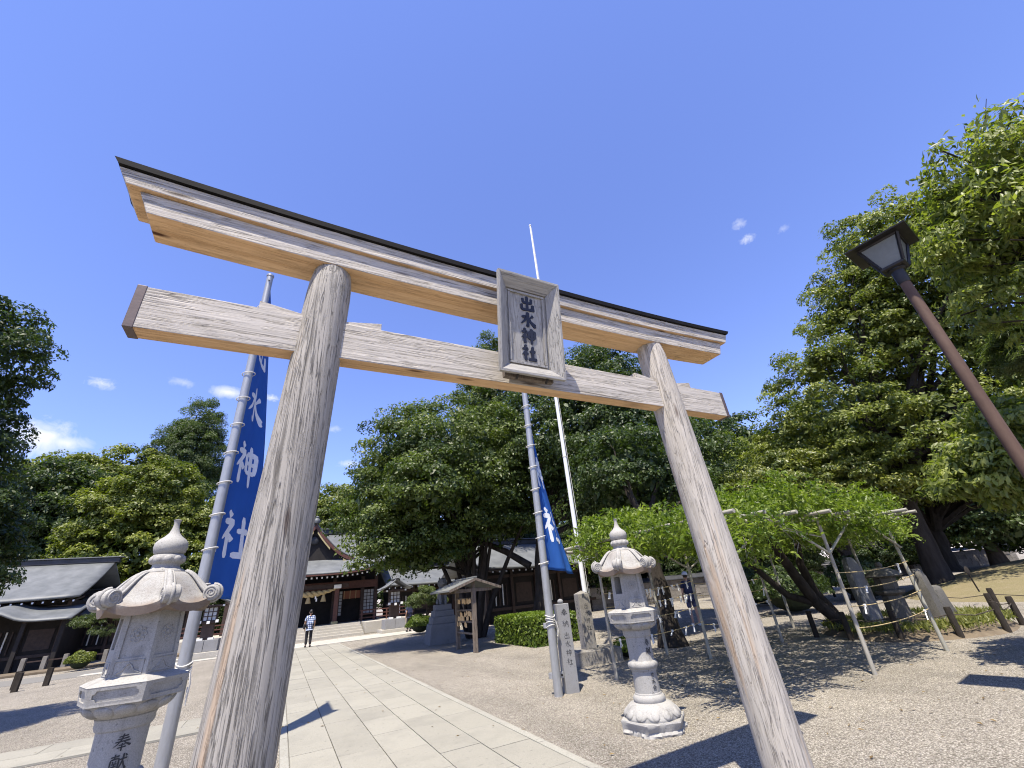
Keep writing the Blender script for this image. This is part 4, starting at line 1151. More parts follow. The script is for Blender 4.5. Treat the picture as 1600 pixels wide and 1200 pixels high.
shrub('clipped_hedge', 'box clipped bright green hedge beside the votive rack', (8.1, 15.0, .43), (.86, 1.5, .44), 11000, .095, 'leaf_hedge', 1, True)
shrub('round_shrub', 'clipped round shrub in front of the wooden lantern right of the steps', (7.05, 26.4, .5), (.75, .7, .55), 4500, .09, 'leaf_hedge', 2)
shrub('low_shrub', 'small low green shrub beside the stele block', (7.55, 9.35, .18), (.38, .35, .26), 1500, .07, 'leaf_hedge', 3)
shrub('round_shrub', 'small round shrub by the railing below the left pine', (-9.0, 33.0, .45), (.6, .55, .5), 3000, .09, 'leaf_camphor_bright', 4)

# ------------------------------------------------------------------ wisteria trellis
tl = thing('wisteria_trellis', 'pole trellis with forked props carrying the wisteria right of the gate', 'trellis', (0, 0, 0))
rg = np.random.default_rng(12)
PX = (5.69, 8.2, 10.65); PY = (4.48, 7.55)
for i, x in enumerate(PX):
    for j, y in enumerate(PY):
        lean = rg.normal(0, .03, 2)
        MB().tube([(x, y, -.02), (x + lean[0] * .5, y + lean[1] * .5, 1.2), (x + lean[0], y + lean[1], 2.28)], [.033, .030, .026], 9).build('post', 'bamboo_grey' if (i + j) % 2 else 'pipe_pale', tl, smooth=60)
        for s in (-1, 1):
            if (i == 0 and s < 0) or (i == 2 and s > 0): continue
            MB().tube([(x, y - .04, 1.72), (x + s * 1.15, y - .04, 2.30)], .021, 8).build('brace', 'pipe_pale', tl, smooth=60)
for x, y in ((13.1, 6.5), (13.1, 8.8), (10.65, 8.8), (8.2, 8.8)):
    MB().tube([(x, y, -.02), (x, y, 2.28)], [.038, .03], 9).build('post', 'bamboo_grey', tl, smooth=60)
MB().tube([(8.0, 8.8, 2.27), (13.5, 8.8, 2.27)], .034, 8).build('long_beam', 'bamboo_grey', tl, smooth=60)
MB().tube([(10.4, 6.5, 2.27), (13.9, 6.5, 2.27)], .034, 8).build('long_beam', 'bamboo_grey', tl, smooth=60)
for y in PY + (6.0, 8.2):
    MB().tube([(5.3, y, 2.27), (8, y + .03, 2.29), (11.2, y, 2.27)], .034, 8).build('long_beam', 'bamboo_grey', tl, smooth=60)
for k in range(8):
    x = 5.35 + k * .80
    MB().tube([(x, 3.95 + rg.uniform(-.1, .2), 2.33), (x + rg.normal(0, .05), 6.3, 2.34), (x, 8.6, 2.33)], .030, 8).build('cross_pole', 'bamboo_grey', tl, smooth=60)

wi = thing('wisteria', 'bright green wisteria spreading over the pole trellis', 'wisteria', (12.3, 6.9, 0))
rng = np.random.default_rng(33)
n = 4200
cx = rng.uniform(5.0, 14.4, n); cy = rng.uniform(4.05, 9.0, n)
ok = (cx < 2.42 * cy + .2) & (cx > .685 * cy + .15); cx = cx[ok]; cy = cy[ok]; n = len(cx)
hh = 2.46 + .22 * np.sin(cx * 1.7 + 1) * np.cos(cy * 1.3) + .17 * np.sin(cx * 3.9 + cy * 2.7) + .22 * np.clip(1 - ((cx - 8.8) / 4.0) ** 2, 0, 1)
cz = hh - rng.uniform(0, .34, n) + rng.exponential(.05, n)
front = (cy < 4.75) | (cx < .685 * cy + .65)
cz[front] -= rng.uniform(0, .42, front.sum()) ** 1.3
Pn = []; Nn = []; Tn = []
for a, b, c in zip(cx, cy, cz):
    m = 26
    dirs = rng.normal(0, 1, (m, 3)); dirs /= np.linalg.norm(dirs, axis=1, keepdims=True)
    # a hanging spray: leaflets in two rows along a drooping stalk
    az = rng.uniform(0, 6.28); u = np.linspace(0, 1, m); side = np.where(np.arange(m) % 2, 1, -1)
    L_ = rng.uniform(.25, .5); dx, dy = math.cos(az), math.sin(az)
    sp = np.stack([a + dx * u * L_ - dy * side * .055, b + dy * u * L_ + dx * side * .055, c + .06 * np.sin(u * 3) - .16 * u * u + rng.normal(0, .02, m)], 1)
    Pn.append(sp + rng.normal(0, .012, (m, 3)))
    q = dirs * .5; q[:, 2] += .7; Nn.append(q)
    Tn.append(np.clip(rng.normal(.5, .2) + rng.normal(0, .15, m), 0, 1))
Pn = np.concatenate(Pn); Nn = np.concatenate(Nn); Tn = np.concatenate(Tn)
o0 = np.array([12.3, 6.9, 0])
obj('foliage', leaf_mesh('foliage', Pn - o0, Nn, .095, rng, .36, .5, .2, Tn, .6), 'leaf_wisteria', wi)
for pth, rd in (([(0, 0, -.05), (-.25, .05, .35), (-.75, .1, .75), (-1.25, 0, 1.25), (-1.75, -.1, 1.8), (-2.2, -.2, 2.3)], [.17, .14, .13, .12, .10, .07]),
                ([(.05, .1, -.05), (-.1, .15, .5), (-.55, .15, .95), (-.8, .1, 1.6), (-.7, 0, 2.3)], [.13, .11, .11, .09, .06]),
                ([(-.70, .1, .72), (-1.4, .3, .95), (-2.0, .4, 1.5), (-2.8, .5, 2.3)], [.09, .08, .07, .05])):
    MB().tube(pth, rd, 10).build('stem', 'bark_dark', wi, smooth=60)
for k in range(9):
    a = rng.uniform(-6.8, -1.3); b = rng.uniform(-2.9, -1.2); l = rng.uniform(.2, .5)
    MB().tube([(a, b, 2.35), (a + rng.normal(0, .2), b - .05, 2.25 - l * .6), (a + rng.normal(0, .25), b - .1, 2.15 - l), (a + rng.normal(0, .3), b - .1, 2.2 - l * .6)], .0045, 4).build('tendril', 'bamboo_grey', wi, smooth=60)

shrub('added_shade_shrub', 'dark rounded shrub added to deepen the shade behind the wisteria stems', (17.2, 11.2, .75), (1.5, 1.2, .95), 6000, .12, 'leaf_oak_dark', 41)  # three shrubs added to darken the view under the trellis
shrub('added_shade_shrub', 'dark shrub added for shade beside the reddish notice board behind the trellis', (20.3, 14.6, .9), (1.8, 1.3, 1.1), 6000, .14, 'leaf_oak_dark', 42)
shrub('added_shade_shrub', 'dark shrub added for shade near the far end of the lawn behind the standing stones', (22.5, 11.3, .8), (1.6, 1.2, 1.0), 6000, .14, 'leaf_oak_dark', 43)

# ropes with knotted paper fortunes
def fortune_rope(label, a, b, n, seed):
    rg = np.random.default_rng(seed); t = thing('fortune_rope', label, 'rope', a, 0, 'ropes tied between the trellis posts')
    d = Vector(b) - Vector(a); sag = .05
    def pt(u): return d * u + Vector((0, 0, -sag * 4 * u * (1 - u)))
    MB().tube([pt(u) for u in np.linspace(0, 1, 12)], .007, 5).build('cord', 'rope_straw', t)
    for k in range(n):
        u = rg.uniform(.05, .95); q = pt(u); m2 = MB()
        w = rg.uniform(.016, .026); l = rg.uniform(.07, .15); s = rg.uniform(-.05, .05)
        m2.box(q, (.035, .03, .04)); m2.beam(q, q + Vector((s - .03, -.015, -l)), w, .006); m2.beam(q, q + Vector((s + .035, .015, -l * rg.uniform(.6, 1.1))), w, .006)
        m2.build('paper_slip', 'paper_white', t)
    return t
for k, (z, n_) in enumerate(((.62, 6), (.92, 8), (1.18, 14), (1.42, 12))):
    fortune_rope(('lowest', 'second', 'third', 'topmost')[k] + ' rope with white paper slips behind the right lantern', (5.69, 7.5, z), (8.2, 7.5, z + .06), n_, k)
    fortune_rope(('lowest', 'second', 'third', 'topmost')[k] + ' rope across the front of the wisteria plot', (8.2, 4.44, z), (10.65, 4.44, z + .05), 1, 10 + k)
    fortune_rope(('lowest', 'second', 'third', 'topmost')[k] + ' rope between rear trellis posts right of the torii pillar', (8.2, 7.5, z), (10.65, 7.5, z - .04), 3, 20 + k)

# planted plot under the trellis with standing stones
pm = MB(); rings = []
for f in (0, .08, .5, 1.0):
    rings.append([(13.6 + 2.3 * (1 - .95 * f) * math.cos(a) * (1 + .08 * math.sin(4 * a)), 6.1 + 1.75 * (1 - .95 * f) * math.sin(a) * (1 + .06 * math.cos(3 * a)), -.02 + .17 * min(1, f * 6) + .05 * f) for a in np.linspace(0, 2 * math.pi, 41)[:-1]])
pm.loft(rings).build('soil_plot', 'soil', smooth=50, kind='structure')
rng = np.random.default_rng(9); n = 2600
a = rng.uniform(0, 6.28, n); r = rng.uniform(.2, 1, n) ** .5
P = np.stack([13.6 + 2.25 * r * np.cos(a), 6.1 + 1.7 * r * np.sin(a), np.full(n, .22)], 1)
o = obj('plot_grass', leaf_mesh('plot_grass', P, np.tile([0, -1.0, .4], (n, 1)), .20, rng, .16, -1.0, .1, None, .8), 'grass_blade', None, kind='stuff')
def mono(name, label, loc, w, d, h, lean, mat='old_stone', seed=0):
    rg = np.random.default_rng(seed); rings = []
    for z, s in ((-.05, 1.0), (.15, 1.02), (h * .5, .97), (h * .85, .90), (h * .96, .74), (h, .45)):
        ring = []
        for k in range(14):
            b = 2 * math.pi * k / 14; q = 1 + rg.normal(0, .05)
            ring.append((w / 2 * s * q * max(-1, min(1, 1.35 * math.cos(b))) + lean * z, d / 2 * s * q * max(-1, min(1, 1.35 * math.sin(b))), z))
        rings.append(ring)
    return tag(MB().loft(rings).build(name, mat, smooth=40, loc=loc), label, 'monument')
mono('standing_stone', 'tall flat grey standing stone leaning in the wisteria plot', (12.65, 6.45, .1), .50, .2, 1.55, -.03, 'shade_granite', 1)
mono('standing_stone', 'dark rough stone stump at the right of the wisteria plot', (14.3, 5.75, .1), .5, .35, .75, -.05, 'shaded_stone', 2)
gl_ = thing('old_stone_lantern', 'dark old stone lantern with mushroom cap in the wisteria plot', 'stone lantern', (13.35, 6.2, .1))
MB().lathe([(.24, 0), (.22, .55), (.20, .62)], 6).build('shaft', 'shaded_stone', gl_, bevel=.01)
MB().lathe([(.20, .62), (.30, .68), (.30, .74), (.22, .76)], 6).build('platform', 'shaded_stone', gl_, bevel=.01)
MB().lathe([(.21, .76), (.23, 1.0), (.21, 1.05)], 6).build('fire_box', 'shaded_stone', gl_, bevel=.01)
MB().lathe([(.36, 1.03), (.40, 1.06), (.30, 1.16), (.12, 1.24), (.06, 1.26)], 18).build('cap', 'shaded_stone', gl_, smooth=50)
MB().ball((0, 0, 1.31), (.075, .075, .075), 10, 7).build('jewel', 'shaded_stone', gl_, smooth=60)
mono('standing_stone', 'slim dark stone pillar behind the rightmost trellis prop', (13.75, 5.65, .1), .34, .26, 1.15, -.05, 'shaded_stone', 3)
fpm = MB().lathe([(.06, -.05), (.058, .50), (.05, .53)], 10).mesh('fence_post', 40); fpm.materials.append(MATS['bark_dark'])
def fence(label, pts, h=1.0, cord=True):
    t = thing('rope_fence', label, 'fence', pts[0], 0)
    b0 = Vector(pts[0])
    for p in pts:
        o = obj('post', fpm, None, t, loc=Vector(p) - b0); o.scale = (1, 1, h)
    if cord:
        for p, q in zip(pts, pts[1:]):
            MB().tube([Vector(p) - b0 + Vector((0, 0, .40 * h)), (Vector(p) + Vector(q)) / 2 - b0 + Vector((0, 0, .34 * h)), Vector(q) - b0 + Vector((0, 0, .40 * h))], .010, 5).build('cord', 'bark', t)
    return t
fence('low dark post and rope fence round the wisteria plot', [(11.6, 7.3, 0), (11.35, 6.4, 0), (11.5, 5.5, 0), (12.2, 4.8, 0), (13.2, 4.4, 0), (14.4, 4.5, 0), (15.5, 5.2, 0)], 1.05)
fence('low post and rope fence along the foot of the lawn mound', [(16.2, 6.6, .03), (16.4, 5.4, .03), (16.6, 4.2, .03), (17.2, 3.0, .03)], 1.1)
fence('row of small posts along the far edge of the lawn mound', [(22 + i * 2.4, 13.6 + .15 * i, 0) for i in range(8)], 1.3, False)
sg = thing('plant_sign', 'small round dark sign on a thin stake in the lawn', 'sign', (19.3, 6.6, .35))
MB().tube([(0, 0, 0), (-.12, 0, .55)], .02, 6).build('stake', 'bark_dark', sg)
MB().ball((-.14, -.02, .60), (.17, .02, .13), 14, 8).build('disc', 'bark_dark', sg, smooth=60)

# three dark stub posts and pine-bed bollards at the far left
for k, (x, y) in enumerate(((-8.7, 25.6), (-8.25, 24.4), (-7.75, 25.4))):
    b_ = tag(MB().box((0, 0, .28), (.16, .16, .62)).build('stub_post', 'bark_dark', loc=(x, y, 0), bevel=.012), ('leftmost', 'nearest', 'rightmost')[k] + ' of three dark square stub posts on the left gravel', 'post', 'stub posts on the left gravel')
bl = thing('bollard_rail', 'low stone bollards with a rail in front of the left building', 'railing', (-10.3, 36.2, 0))
for k in range(7):
    MB().box((-2.0 + k * .85, .0 + .05 * k, .36), (.20, .20, .78)).build('bollard', 'old_stone', bl, bevel=.012)
MB().beam((-2.0, 0, .55), (3.1, .3, .55), .06, .06).build('rail', 'dark_timber', bl)
MB().box((-9.0, 35.4, .05), (8.5, 2.2, .14)).build('pine_bed', 'soil', kind='structure', bevel=.03)

# stone wall far right, built of blocks
sw = thing('stone_wall', 'long low block stone wall with tiled coping beyond the trees at right', 'wall', (28.0, 25.0, 0), math.atan2(-6.0, 30.0))
rg = np.random.default_rng(6)
bms = []
for k in range(6):
    w = rg.uniform(.75, 1.15)
    m_ = MB().box((0, 0, 0), (w - .02, .5, .335)).mesh('stone_block'); m_.materials.append(MATS['wall_stone']); bms.append((w, m_))
for r in range(4):
    x = -9.5 + rg.uniform(0, .5)
    while x < 36:
        w, m_ = bms[rg.integers(0, 6)]
        obj('stone_block', m_, None, sw, loc=(x + w / 2, rg.uniform(-.03, .03), .17 + r * .345)); x += w
MB().box((13, .05, .69), (46, .42, 1.36)).build('wall_core', 'mortar', sw)
MB().prism([(-.42, 1.40), (.42, 1.40), (.40, 1.46), (0, 1.70), (-.40, 1.46)], lambda a, b: (-10, a, b), lambda a, b: (36.5, a, b)).build('coping', 'roof_ridge', sw)
ns = mono('standing_stone', 'broad pale natural stone monument behind the right torii pillar', (24.3, 19.2, 0), 1.7, .7, 3.0, -.02, 'old_stone', 8)
for k, (x, y) in enumerate(((22.6, 17.0), (25.2, 17.6))):
    s_ = thing('notice_board', ('left', 'right')[k] + ' small reddish framed notice board near the stone wall', 'sign', (x, y, 0), rad(-25))
    for q in (-.4, .4): MB().box((q, 0, .8), (.08, .08, 1.6)).build('post', 'red_brown_timber', s_)
    MB().box((0, -.01, 1.25), (.72, .05, .5)).build('panel', 'old_wood', s_)
    MB().prism([(-.6, 1.62), (.6, 1.62), (0, 1.85)], lambda a, b: (a, -.12, b), lambda a, b: (a, .12, b)).build('gable_roof', 'red_brown_timber', s_)

# ------------------------------------------------------------------ people
def skin(name, verts, edges, radii, mat, parent, sub=2, root=0):
    me = bpy.data.meshes.new(name); me.from_pydata([tuple(v) for v in verts], edges, []); me.update()
    bm = bmesh.new(); bm.from_mesh(me); ly = bm.verts.layers.skin.verify()
    bm.verts.ensure_lookup_table()
    for i, r in enumerate(radii):
        bm.verts[i][ly].radius = (r, r); bm.verts[i][ly].use_root = (i == root)
    bm.to_mesh(me); bm.free()
    o = obj(name, me, mat, parent)
    m = o.modifiers.new('skin', 'SKIN'); m.use_smooth_shade = True
    s = o.modifiers.new('sub', 'SUBSURF'); s.levels = sub; s.render_levels = sub
    return o
def person(label, loc, rz, H, shirt, legs_mat, shorts, shoe, hat, bag):
    t = thing('person', label, 'person', loc, rz)
    k = H / 1.7
    J = {'pel': (0, 0, .95), 'wai': (0, .005, 1.08), 'che': (0, .01, 1.30), 'nek': (0, 0, 1.45), 'nk2': (0, -.01, 1.52),
         'shl': (-.17, .01, 1.40), 'ell': (-.23, .03, 1.14), 'wrl': (-.22, -.10, .93), 'shr': (.17, .01, 1.40), 'elr': (.24, .04, 1.14), 'wrr': (.23, -.06, .90),
         'hpl': (-.09, 0, .90), 'knl': (-.10, -.02, .50), 'anl': (-.10, .03, .09), 'tol': (-.11, -.10, .035), 'hpr': (.09, 0, .90), 'knr': (.10, -.06, .50), 'anr': (.10, -.02, .09), 'tor': (.11, -.15, .035),
         'hdl': (-.215, -.15, .85), 'hdr': (.225, -.10, .82)}
    nm = list(J); V = [Vector(J[q]) * k for q in nm]; I = {q: i for i, q in enumerate(nm)}
    Ed = [('pel', 'wai'), ('wai', 'che'), ('che', 'nek'), ('nek', 'nk2'), ('che', 'shl'), ('shl', 'ell'), ('ell', 'wrl'), ('wrl', 'hdl'), ('che', 'shr'), ('shr', 'elr'), ('elr', 'wrr'), ('wrr', 'hdr'),
          ('pel', 'hpl'), ('hpl', 'knl'), ('knl', 'anl'), ('anl', 'tol'), ('pel', 'hpr'), ('hpr', 'knr'), ('knr', 'anr'), ('anr', 'tor')]
    Rr = {'pel': .12, 'wai': .115, 'che': .125, 'nek': .06, 'nk2': .052, 'shl': .06, 'ell': .043, 'wrl': .030, 'shr': .06, 'elr': .043, 'wrr': .030, 'hpl': .085, 'knl': .055, 'anl': .036, 'tol': .03, 'hpr': .085, 'knr': .055, 'anr': .036, 'tor': .03, 'hdl': .032, 'hdr': .032}
    body = skin('body', V, [(I[a], I[b]) for a, b in Ed], [Rr[q] * k for q in nm], 'skin', t)
    # fingers
    for hx, s in (('hdl', -1), ('hdr', 1)):
        c = Vector(J[hx]) * k
        m2 = MB()
        for f in range(4):
            b0 = c + Vector((s * .004, -.02 + .016 * f - .01, -.02)) * k
            m2.tube([b0, b0 + Vector((0, -.004, -.035)) * k, b0 + Vector((-s * .012, -.004, -.068 + .006 * abs(f - 1))) * k], [.009 * k, .0085 * k, .006 * k], 6)
        m2.tube([c + Vector((0, -.03, .0)) * k, c + Vector((-s * .012, -.05, -.02)) * k, c + Vector((-s * .018, -.052, -.048)) * k], [.010 * k, .009 * k, .007 * k], 6)
        m2.build('fingers', 'skin', body, smooth=60)
    hd = MB().ball((0, -.02 * k, 1.63 * k), (.078 * k, .098 * k, .118 * k), 16, 12)
    hd.ball((0, -.118 * k, 1.62 * k), (.014 * k, .022 * k, .022 * k), 8, 6)
    for s in (-1, 1): hd.ball((s * .078 * k, -.005 * k, 1.625 * k), (.012 * k, .022 * k, .032 * k), 8, 6)
    hd.build('head', 'skin', body, smooth=70)
    for s in (-1, 1): MB().ball((s * .03 * k, -.108 * k, 1.645 * k), (.012 * k, .008 * k, .007 * k), 8, 5).build('eye', 'hair', body)
    MB().box((0, -.112 * k, 1.585 * k), (.045 * k, .008 * k, .008 * k)).build('mouth', 'red_brown_timber', body)
    MB().ball((0, .0, 1.655 * k), (.088 * k, .100 * k, .112 * k), 16, 10).build('hair', 'hair', t, smooth=70)
    q = ['pel', 'wai', 'che', 'shl', 'ell', 'shr', 'elr', 'nek']
    sv = [Vector(J[a]) * k for a in q]; sv[4] = sv[3].lerp(Vector(J['ell']) * k, .75); sv[6] = sv[5].lerp(Vector(J['elr']) * k, .75)
    sv.append(Vector((0, 0, .86)) * k)
    skin('shirt', sv, [(8, 0), (0, 1), (1, 2), (2, 7), (2, 3), (3, 4), (2, 5), (5, 6)], [r * k for r in (.165, .16, .165, .085, .075, .085, .075, .075, .165)], shirt, t, 2)
    q = ['hpl', 'knl', 'hpr', 'knr']; lv = [Vector((0, 0, .93)) * k]; ed = []
    end = .35 if shorts else 1.0
    for s in ('l', 'r'):
        a = Vector(J['hp' + s]) * k; b = Vector(J['kn' + s]) * k; c = Vector(J['an' + s]) * k
        i0 = len(lv); lv.append(a)
        if shorts: lv.append(a.lerp(b, .85)); ed += [(0, i0), (i0, i0 + 1)]
        else: lv += [b, c + Vector((0, 0, .02))]; ed += [(0, i0), (i0, i0 + 1), (i0 + 1, i0 + 2)]
    rr_ = [.15] + ([.105, .095] * 2 if shorts else [.105, .08, .07] * 2)
    skin('shorts' if shorts else 'trousers', lv, ed, [r * k for r in rr_], legs_mat, t, 2)
    for s in ('l', 'r'):
        a = Vector(J['to' + s]) * k
        MB().ball(a + Vector((0, .06 * k, .015 * k)), (.052 * k, .135 * k, .055 * k), 12, 8).build('shoe', shoe, t, smooth=70)
    if hat:
        m2 = MB().ball((0, -.005 * k, 1.70 * k), (.10 * k, .115 * k, .085 * k), 16, 8); m2.ball((0, -.13 * k, 1.69 * k), (.075 * k, .07 * k, .012 * k), 12, 6)
        m2.build('cap', hat, t, smooth=70)
    if bag:
        m2 = MB().box(Vector((.27, -.03, .98)) * k, Vector((.10, .26, .22)) * k); bo = m2.build('shoulder_bag', 'trousers_black', t, bevel=.03)
        MB().tube([Vector(p) * k for p in ((.26, .02, 1.08), (.22, .17, 1.28), (.06, .14, 1.44), (-.10, .03, 1.475))], .013, 5).build('strap', 'trousers_black', bo)
    return t
person('person in blue and white plaid shirt and black trousers walking up the path', (1.42, 27.3, .03), rad(180), 1.66, 'plaid_shirt', 'trousers_black', False, 'shoe_black', None, True)
person('person in navy top, shorts and pale cap standing beyond the trellis', (13.0, 12.2, 0), rad(150), 1.66, 'cloth_navy', 'cloth_slate', True, 'shoe_white', 'cap_white', False)
person('small figure in dark clothes in the deep shade left of the statue pedestal', (7.2, 29.6, .03), rad(200), 1.6, 'cloth_navy', 'trousers_black', False, 'shoe_black', None, False)

# ------------------------------------------------------------------ shrine buildings
def sheet(name, fn, nu, nv, thick, mat, parent, smooth=30):
    mb = MB().add([fn(i / nu, j / nv) for j in range(nv + 1) for i in range(nu + 1)],
                  [(j * (nu + 1) + i, j * (nu + 1) + i + 1, (j + 1) * (nu + 1) + i + 1, (j + 1) * (nu + 1) + i) for j in range(nv) for i in range(nu)])
    me = mb.mesh(name, smooth, False)
    o = obj(name, me, mat, parent); s = o.modifiers.new('thickness', 'SOLIDIFY'); s.thickness = thick; s.offset = 0
    return o
CX = 1.6
ms = thing('worship_hall', 'dark timber shrine hall with grey curved gable roof and straw rope', 'shrine hall', (CX, 36.0, 0))
MB().box((0, 7.5, .345), (19, 15, .70)).build('podium', 'step_stone', ms, bevel=.02)
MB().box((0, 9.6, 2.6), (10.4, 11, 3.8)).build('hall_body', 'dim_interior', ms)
for x in (-1.9, 1.9):
    c_ = MB().box((x, .75, 1.98), (.30, .30, 2.56)).build('porch_column', 'red_brown_timber', ms, bevel=.02)
    MB().box((x, .75, .80), (.44, .44, .18)).build('column_shoe', 'gold_trim', c_, bevel=.02)
    MB().box((x, .55, 3.16), (.50, .50, .26)).build('bracket', 'white_paint', c_, bevel=.03)
for x in (-5.15, -4.1, -1.95, 1.95, 4.1, 5.15):
    MB().box((x, 3.4, 2.3), (.26, .26, 3.2)).build('hall_column', 'dark_timber', ms, bevel=.015)
MB().box((0, .75, 3.22), (5.4, .22, .30)).build('porch_beam', 'dark_timber', ms, bevel=.015)
MB().box((0, 3.38, 3.35), (10.5, .24, .55)).build('hall_beam', 'red_brown_timber', ms, bevel=.015)
for s in (-1, 1):
    for x0_, wd in ((2.35, .50), (4.62, .80)):
        p_ = MB().box((s * (x0_ + .02), 3.62, 2.05), (wd, .04, 1.75)).build('shutter_panel', 'shoji_paper', ms)
        m2 = MB(); nx = max(2, int(wd / .26))
        for k in range(nx + 1): m2.box((s * (x0_ + .02) - wd / 2 + wd * k / nx, 3.585, 2.05), (.05, .03, 1.75))
        for k in range(8): m2.box((s * (x0_ + .02), 3.582, 1.18 + 1.74 * k / 7), (wd, .03, .045))
        m2.build('lattice', 'dark_timber', p_)
    MB().box((s * 3.40, 3.55, 2.62), (1.45, .05, .56)).build('bamboo_blind', 'bamboo_blind', ms)
    for k in range(4): MB().box((s * 3.40 - .66 + k * .44, 3.515, 2.62), (.05, .02, .60)).build('blind_ribbon', 'rope_straw', ms)
    for k in range(3):
        MB().box((s * 5.55, .55, .92 + k * .24), (3.9, .08, .07)).build('railing_bar', 'red_brown_timber', ms)
    for k in range(5): MB().box((s * (3.75 + k * .9), .55, 1.06), (.09, .09, .72)).build('railing_post', 'red_brown_timber', ms)
# straw rope
m2 = MB(); pts = []
for k in range(41):
    u = k / 40; pts.append(Vector((-1.75 + 3.5 * u, .55, 3.0 - .42 * 4 * u * (1 - u) * .55)))
for s in (0, math.pi):
    m2.tube([p + Vector((0, math.cos(i * .75 + s), math.sin(i * .75 + s))) * (.03 + .065 * math.sin(math.pi * i / 40)) for i, p in enumerate(pts)], [.05 + .085 * math.sin(math.pi * i / 40) for i in range(41)], 9)
rp = m2.build('straw_rope', 'rope_straw', ms, smooth=70)
for x in (-1.0, 0.0, 1.0):
    MB().lathe([(.05, 0), (.07, -.1), (.10, -.16), (.19, -.52)], 14, (x, .55, 2.76 - .05 * (1 - abs(x)))).build('tassel', 'rope_straw', rp, smooth=50)
for x in (-.5, .5):
    MB().box((x - .03, .52, 2.55), (.10, .01, .22)).box((x + .04, .51, 2.38), (.10, .01, .20)).build('paper_streamer', 'paper_white', rp)
# front eave, rafters, porch roof
for k in range(23):
    x = -3.74 + k * .34
    lift = .22 * (abs(x) / 3.9) ** 3
    r_ = MB().beam((x, -.85, 3.74 + lift), (x, 2.5, 4.35 + lift), .10, .11).build('rafter', 'dark_timber', ms)
    MB().box((x, -.868, 3.737 + lift), (.104, .02, .114)).build('rafter_end', 'white_paint', r_)
def porch(u, v):
    x = -4.0 + 8.0 * u; lift = .26 * (abs(x) / 4.0) ** 3
    return (x, -1.15 + 3.2 * v, 3.98 + lift * (1 - .5 * v) + 1.25 * v + .16 * v * v)
sheet('porch_roof', porch, 36, 10, .10, 'roof_shingle', ms)
MB().loft([[(x, -1.16, 3.86 + .26 * (abs(x) / 4.0) ** 3), (x, -1.10, 3.86 + .26 * (abs(x) / 4.0) ** 3), (x, -1.10, 3.94 + .26 * (abs(x) / 4.0) ** 3), (x, -1.16, 3.94 + .26 * (abs(x) / 4.0) ** 3)] for x in np.linspace(-3.98, 3.98, 33)]).build('eave_board', 'red_brown_timber', ms)
def mainr(u, v):
    x = -5.7 + 11.4 * u; lift = .40 * (abs(x) / 5.7) ** 4 * (1 - v)
    return (x, .9 + 5.4 * v, 4.55 + lift + 2.2 * v + .95 * v * v)
sheet('main_roof', mainr, 36, 12, .14, 'roof_shingle', ms)
def backr(u, v):
    return (-5.7 + 11.4 * u, 6.3 + 6.4 * v, 7.7 - 3.2 * v)
sheet('rear_roof', backr, 10, 6, .14, 'roof_shingle', ms)
MB().box((0, 6.3, 7.86), (11.5, .55, .42)).build('ridge', 'roof_ridge', ms, bevel=.05)
MB().box((0, 6.3, 8.11), (11.8, .75, .09)).build('ridge_cap', 'roof_shingle', ms, bevel=.02)
# front gable
def gz(d): return 7.72 - 2.55 * (1 - (1 - min(d / 2.95, 1)) ** 1.75) * .93 - .06 * d
for s in (-1, 1):
    sheet('gable_roof', lambda u, v: (s * 3.0 * u, 1.05 + 5.2 * v, gz(3.0 * u) + .10), 18, 6, .10, 'roof_shingle', ms)
    rings = []
    for d in np.linspace(0, 2.95, 16):
        z = gz(d); w = .30 - .03 * d
        rings.append([(s * d, 1.00, z - w), (s * d, 1.08, z - w), (s * d, 1.08, z + .02), (s * d, 1.00, z + .02)])
    MB().loft(rings).build('barge_board', 'red_brown_timber', ms)
    rings = []
    for d in np.linspace(.15, 2.75, 14):
        z = gz(d) - .38
        rings.append([(s * d, .985, z - .10), (s * d, .998, z - .10), (s * d, .998, z + .06), (s * d, .985, z + .06)])
    MB().loft(rings[:6]).build('gable_trim', 'gold_trim', ms); MB().loft(rings[10:]).build('gable_trim', 'gold_trim', ms)
poly = [(-2.7, 5.0)] + [(x, gz(abs(x)) - .2) for x in np.linspace(-2.7, 2.7, 21)] + [(2.7, 5.0)]
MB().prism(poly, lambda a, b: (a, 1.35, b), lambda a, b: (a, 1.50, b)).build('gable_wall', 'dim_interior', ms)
MB().ball((0, 1.28, 6.55), (.34, .10, .30), 12, 8).build('gable_ornament', 'roof_ridge', ms, smooth=60)
MB().box((0, 3.4, 7.90), (.34, 4.8, .28)).build('gable_ridge', 'roof_ridge', ms, bevel=.03)
MB().lathe([(.20, 0), (.26, .15), (.20, .30), (.12, .38), (.15, .46), (.05, .55)], 12, (0, .98, 7.78)).build('ridge_end_ornament', 'roof_shingle', ms, smooth=50)

ss = thing('stone_steps', 'broad pale stone steps leading up to the worship hall', 'steps', (CX, 33.55, 0))
bm_ = MB().box((0, 0, 0), (1.412, 2.5, .142)).mesh('step_block'); bm_.materials.append(MATS['step_stone'])
for k in range(5):
    for i in range(5):
        o = obj('step_block', bm_, None, ss, loc=(-2.83 + i * 1.415 + RNG.normal(0, .002), k * .48 + 1.25, .071 + k * .144)); o.scale = (1, (2.45 - k * .48) / 2.5 if k < 5 else 1, 1)
        o.location.y = k * .48 + (2.45 - k * .48) / 2
MB().box((4.25, 1.4, .36), (1.2, 1.9, .70)).build('side_wall', 'step_stone', ss, bevel=.02)
MB().box((-4.25, 1.4, .36), (1.2, 1.9, .70)).build('side_wall', 'step_stone', ss, bevel=.02)

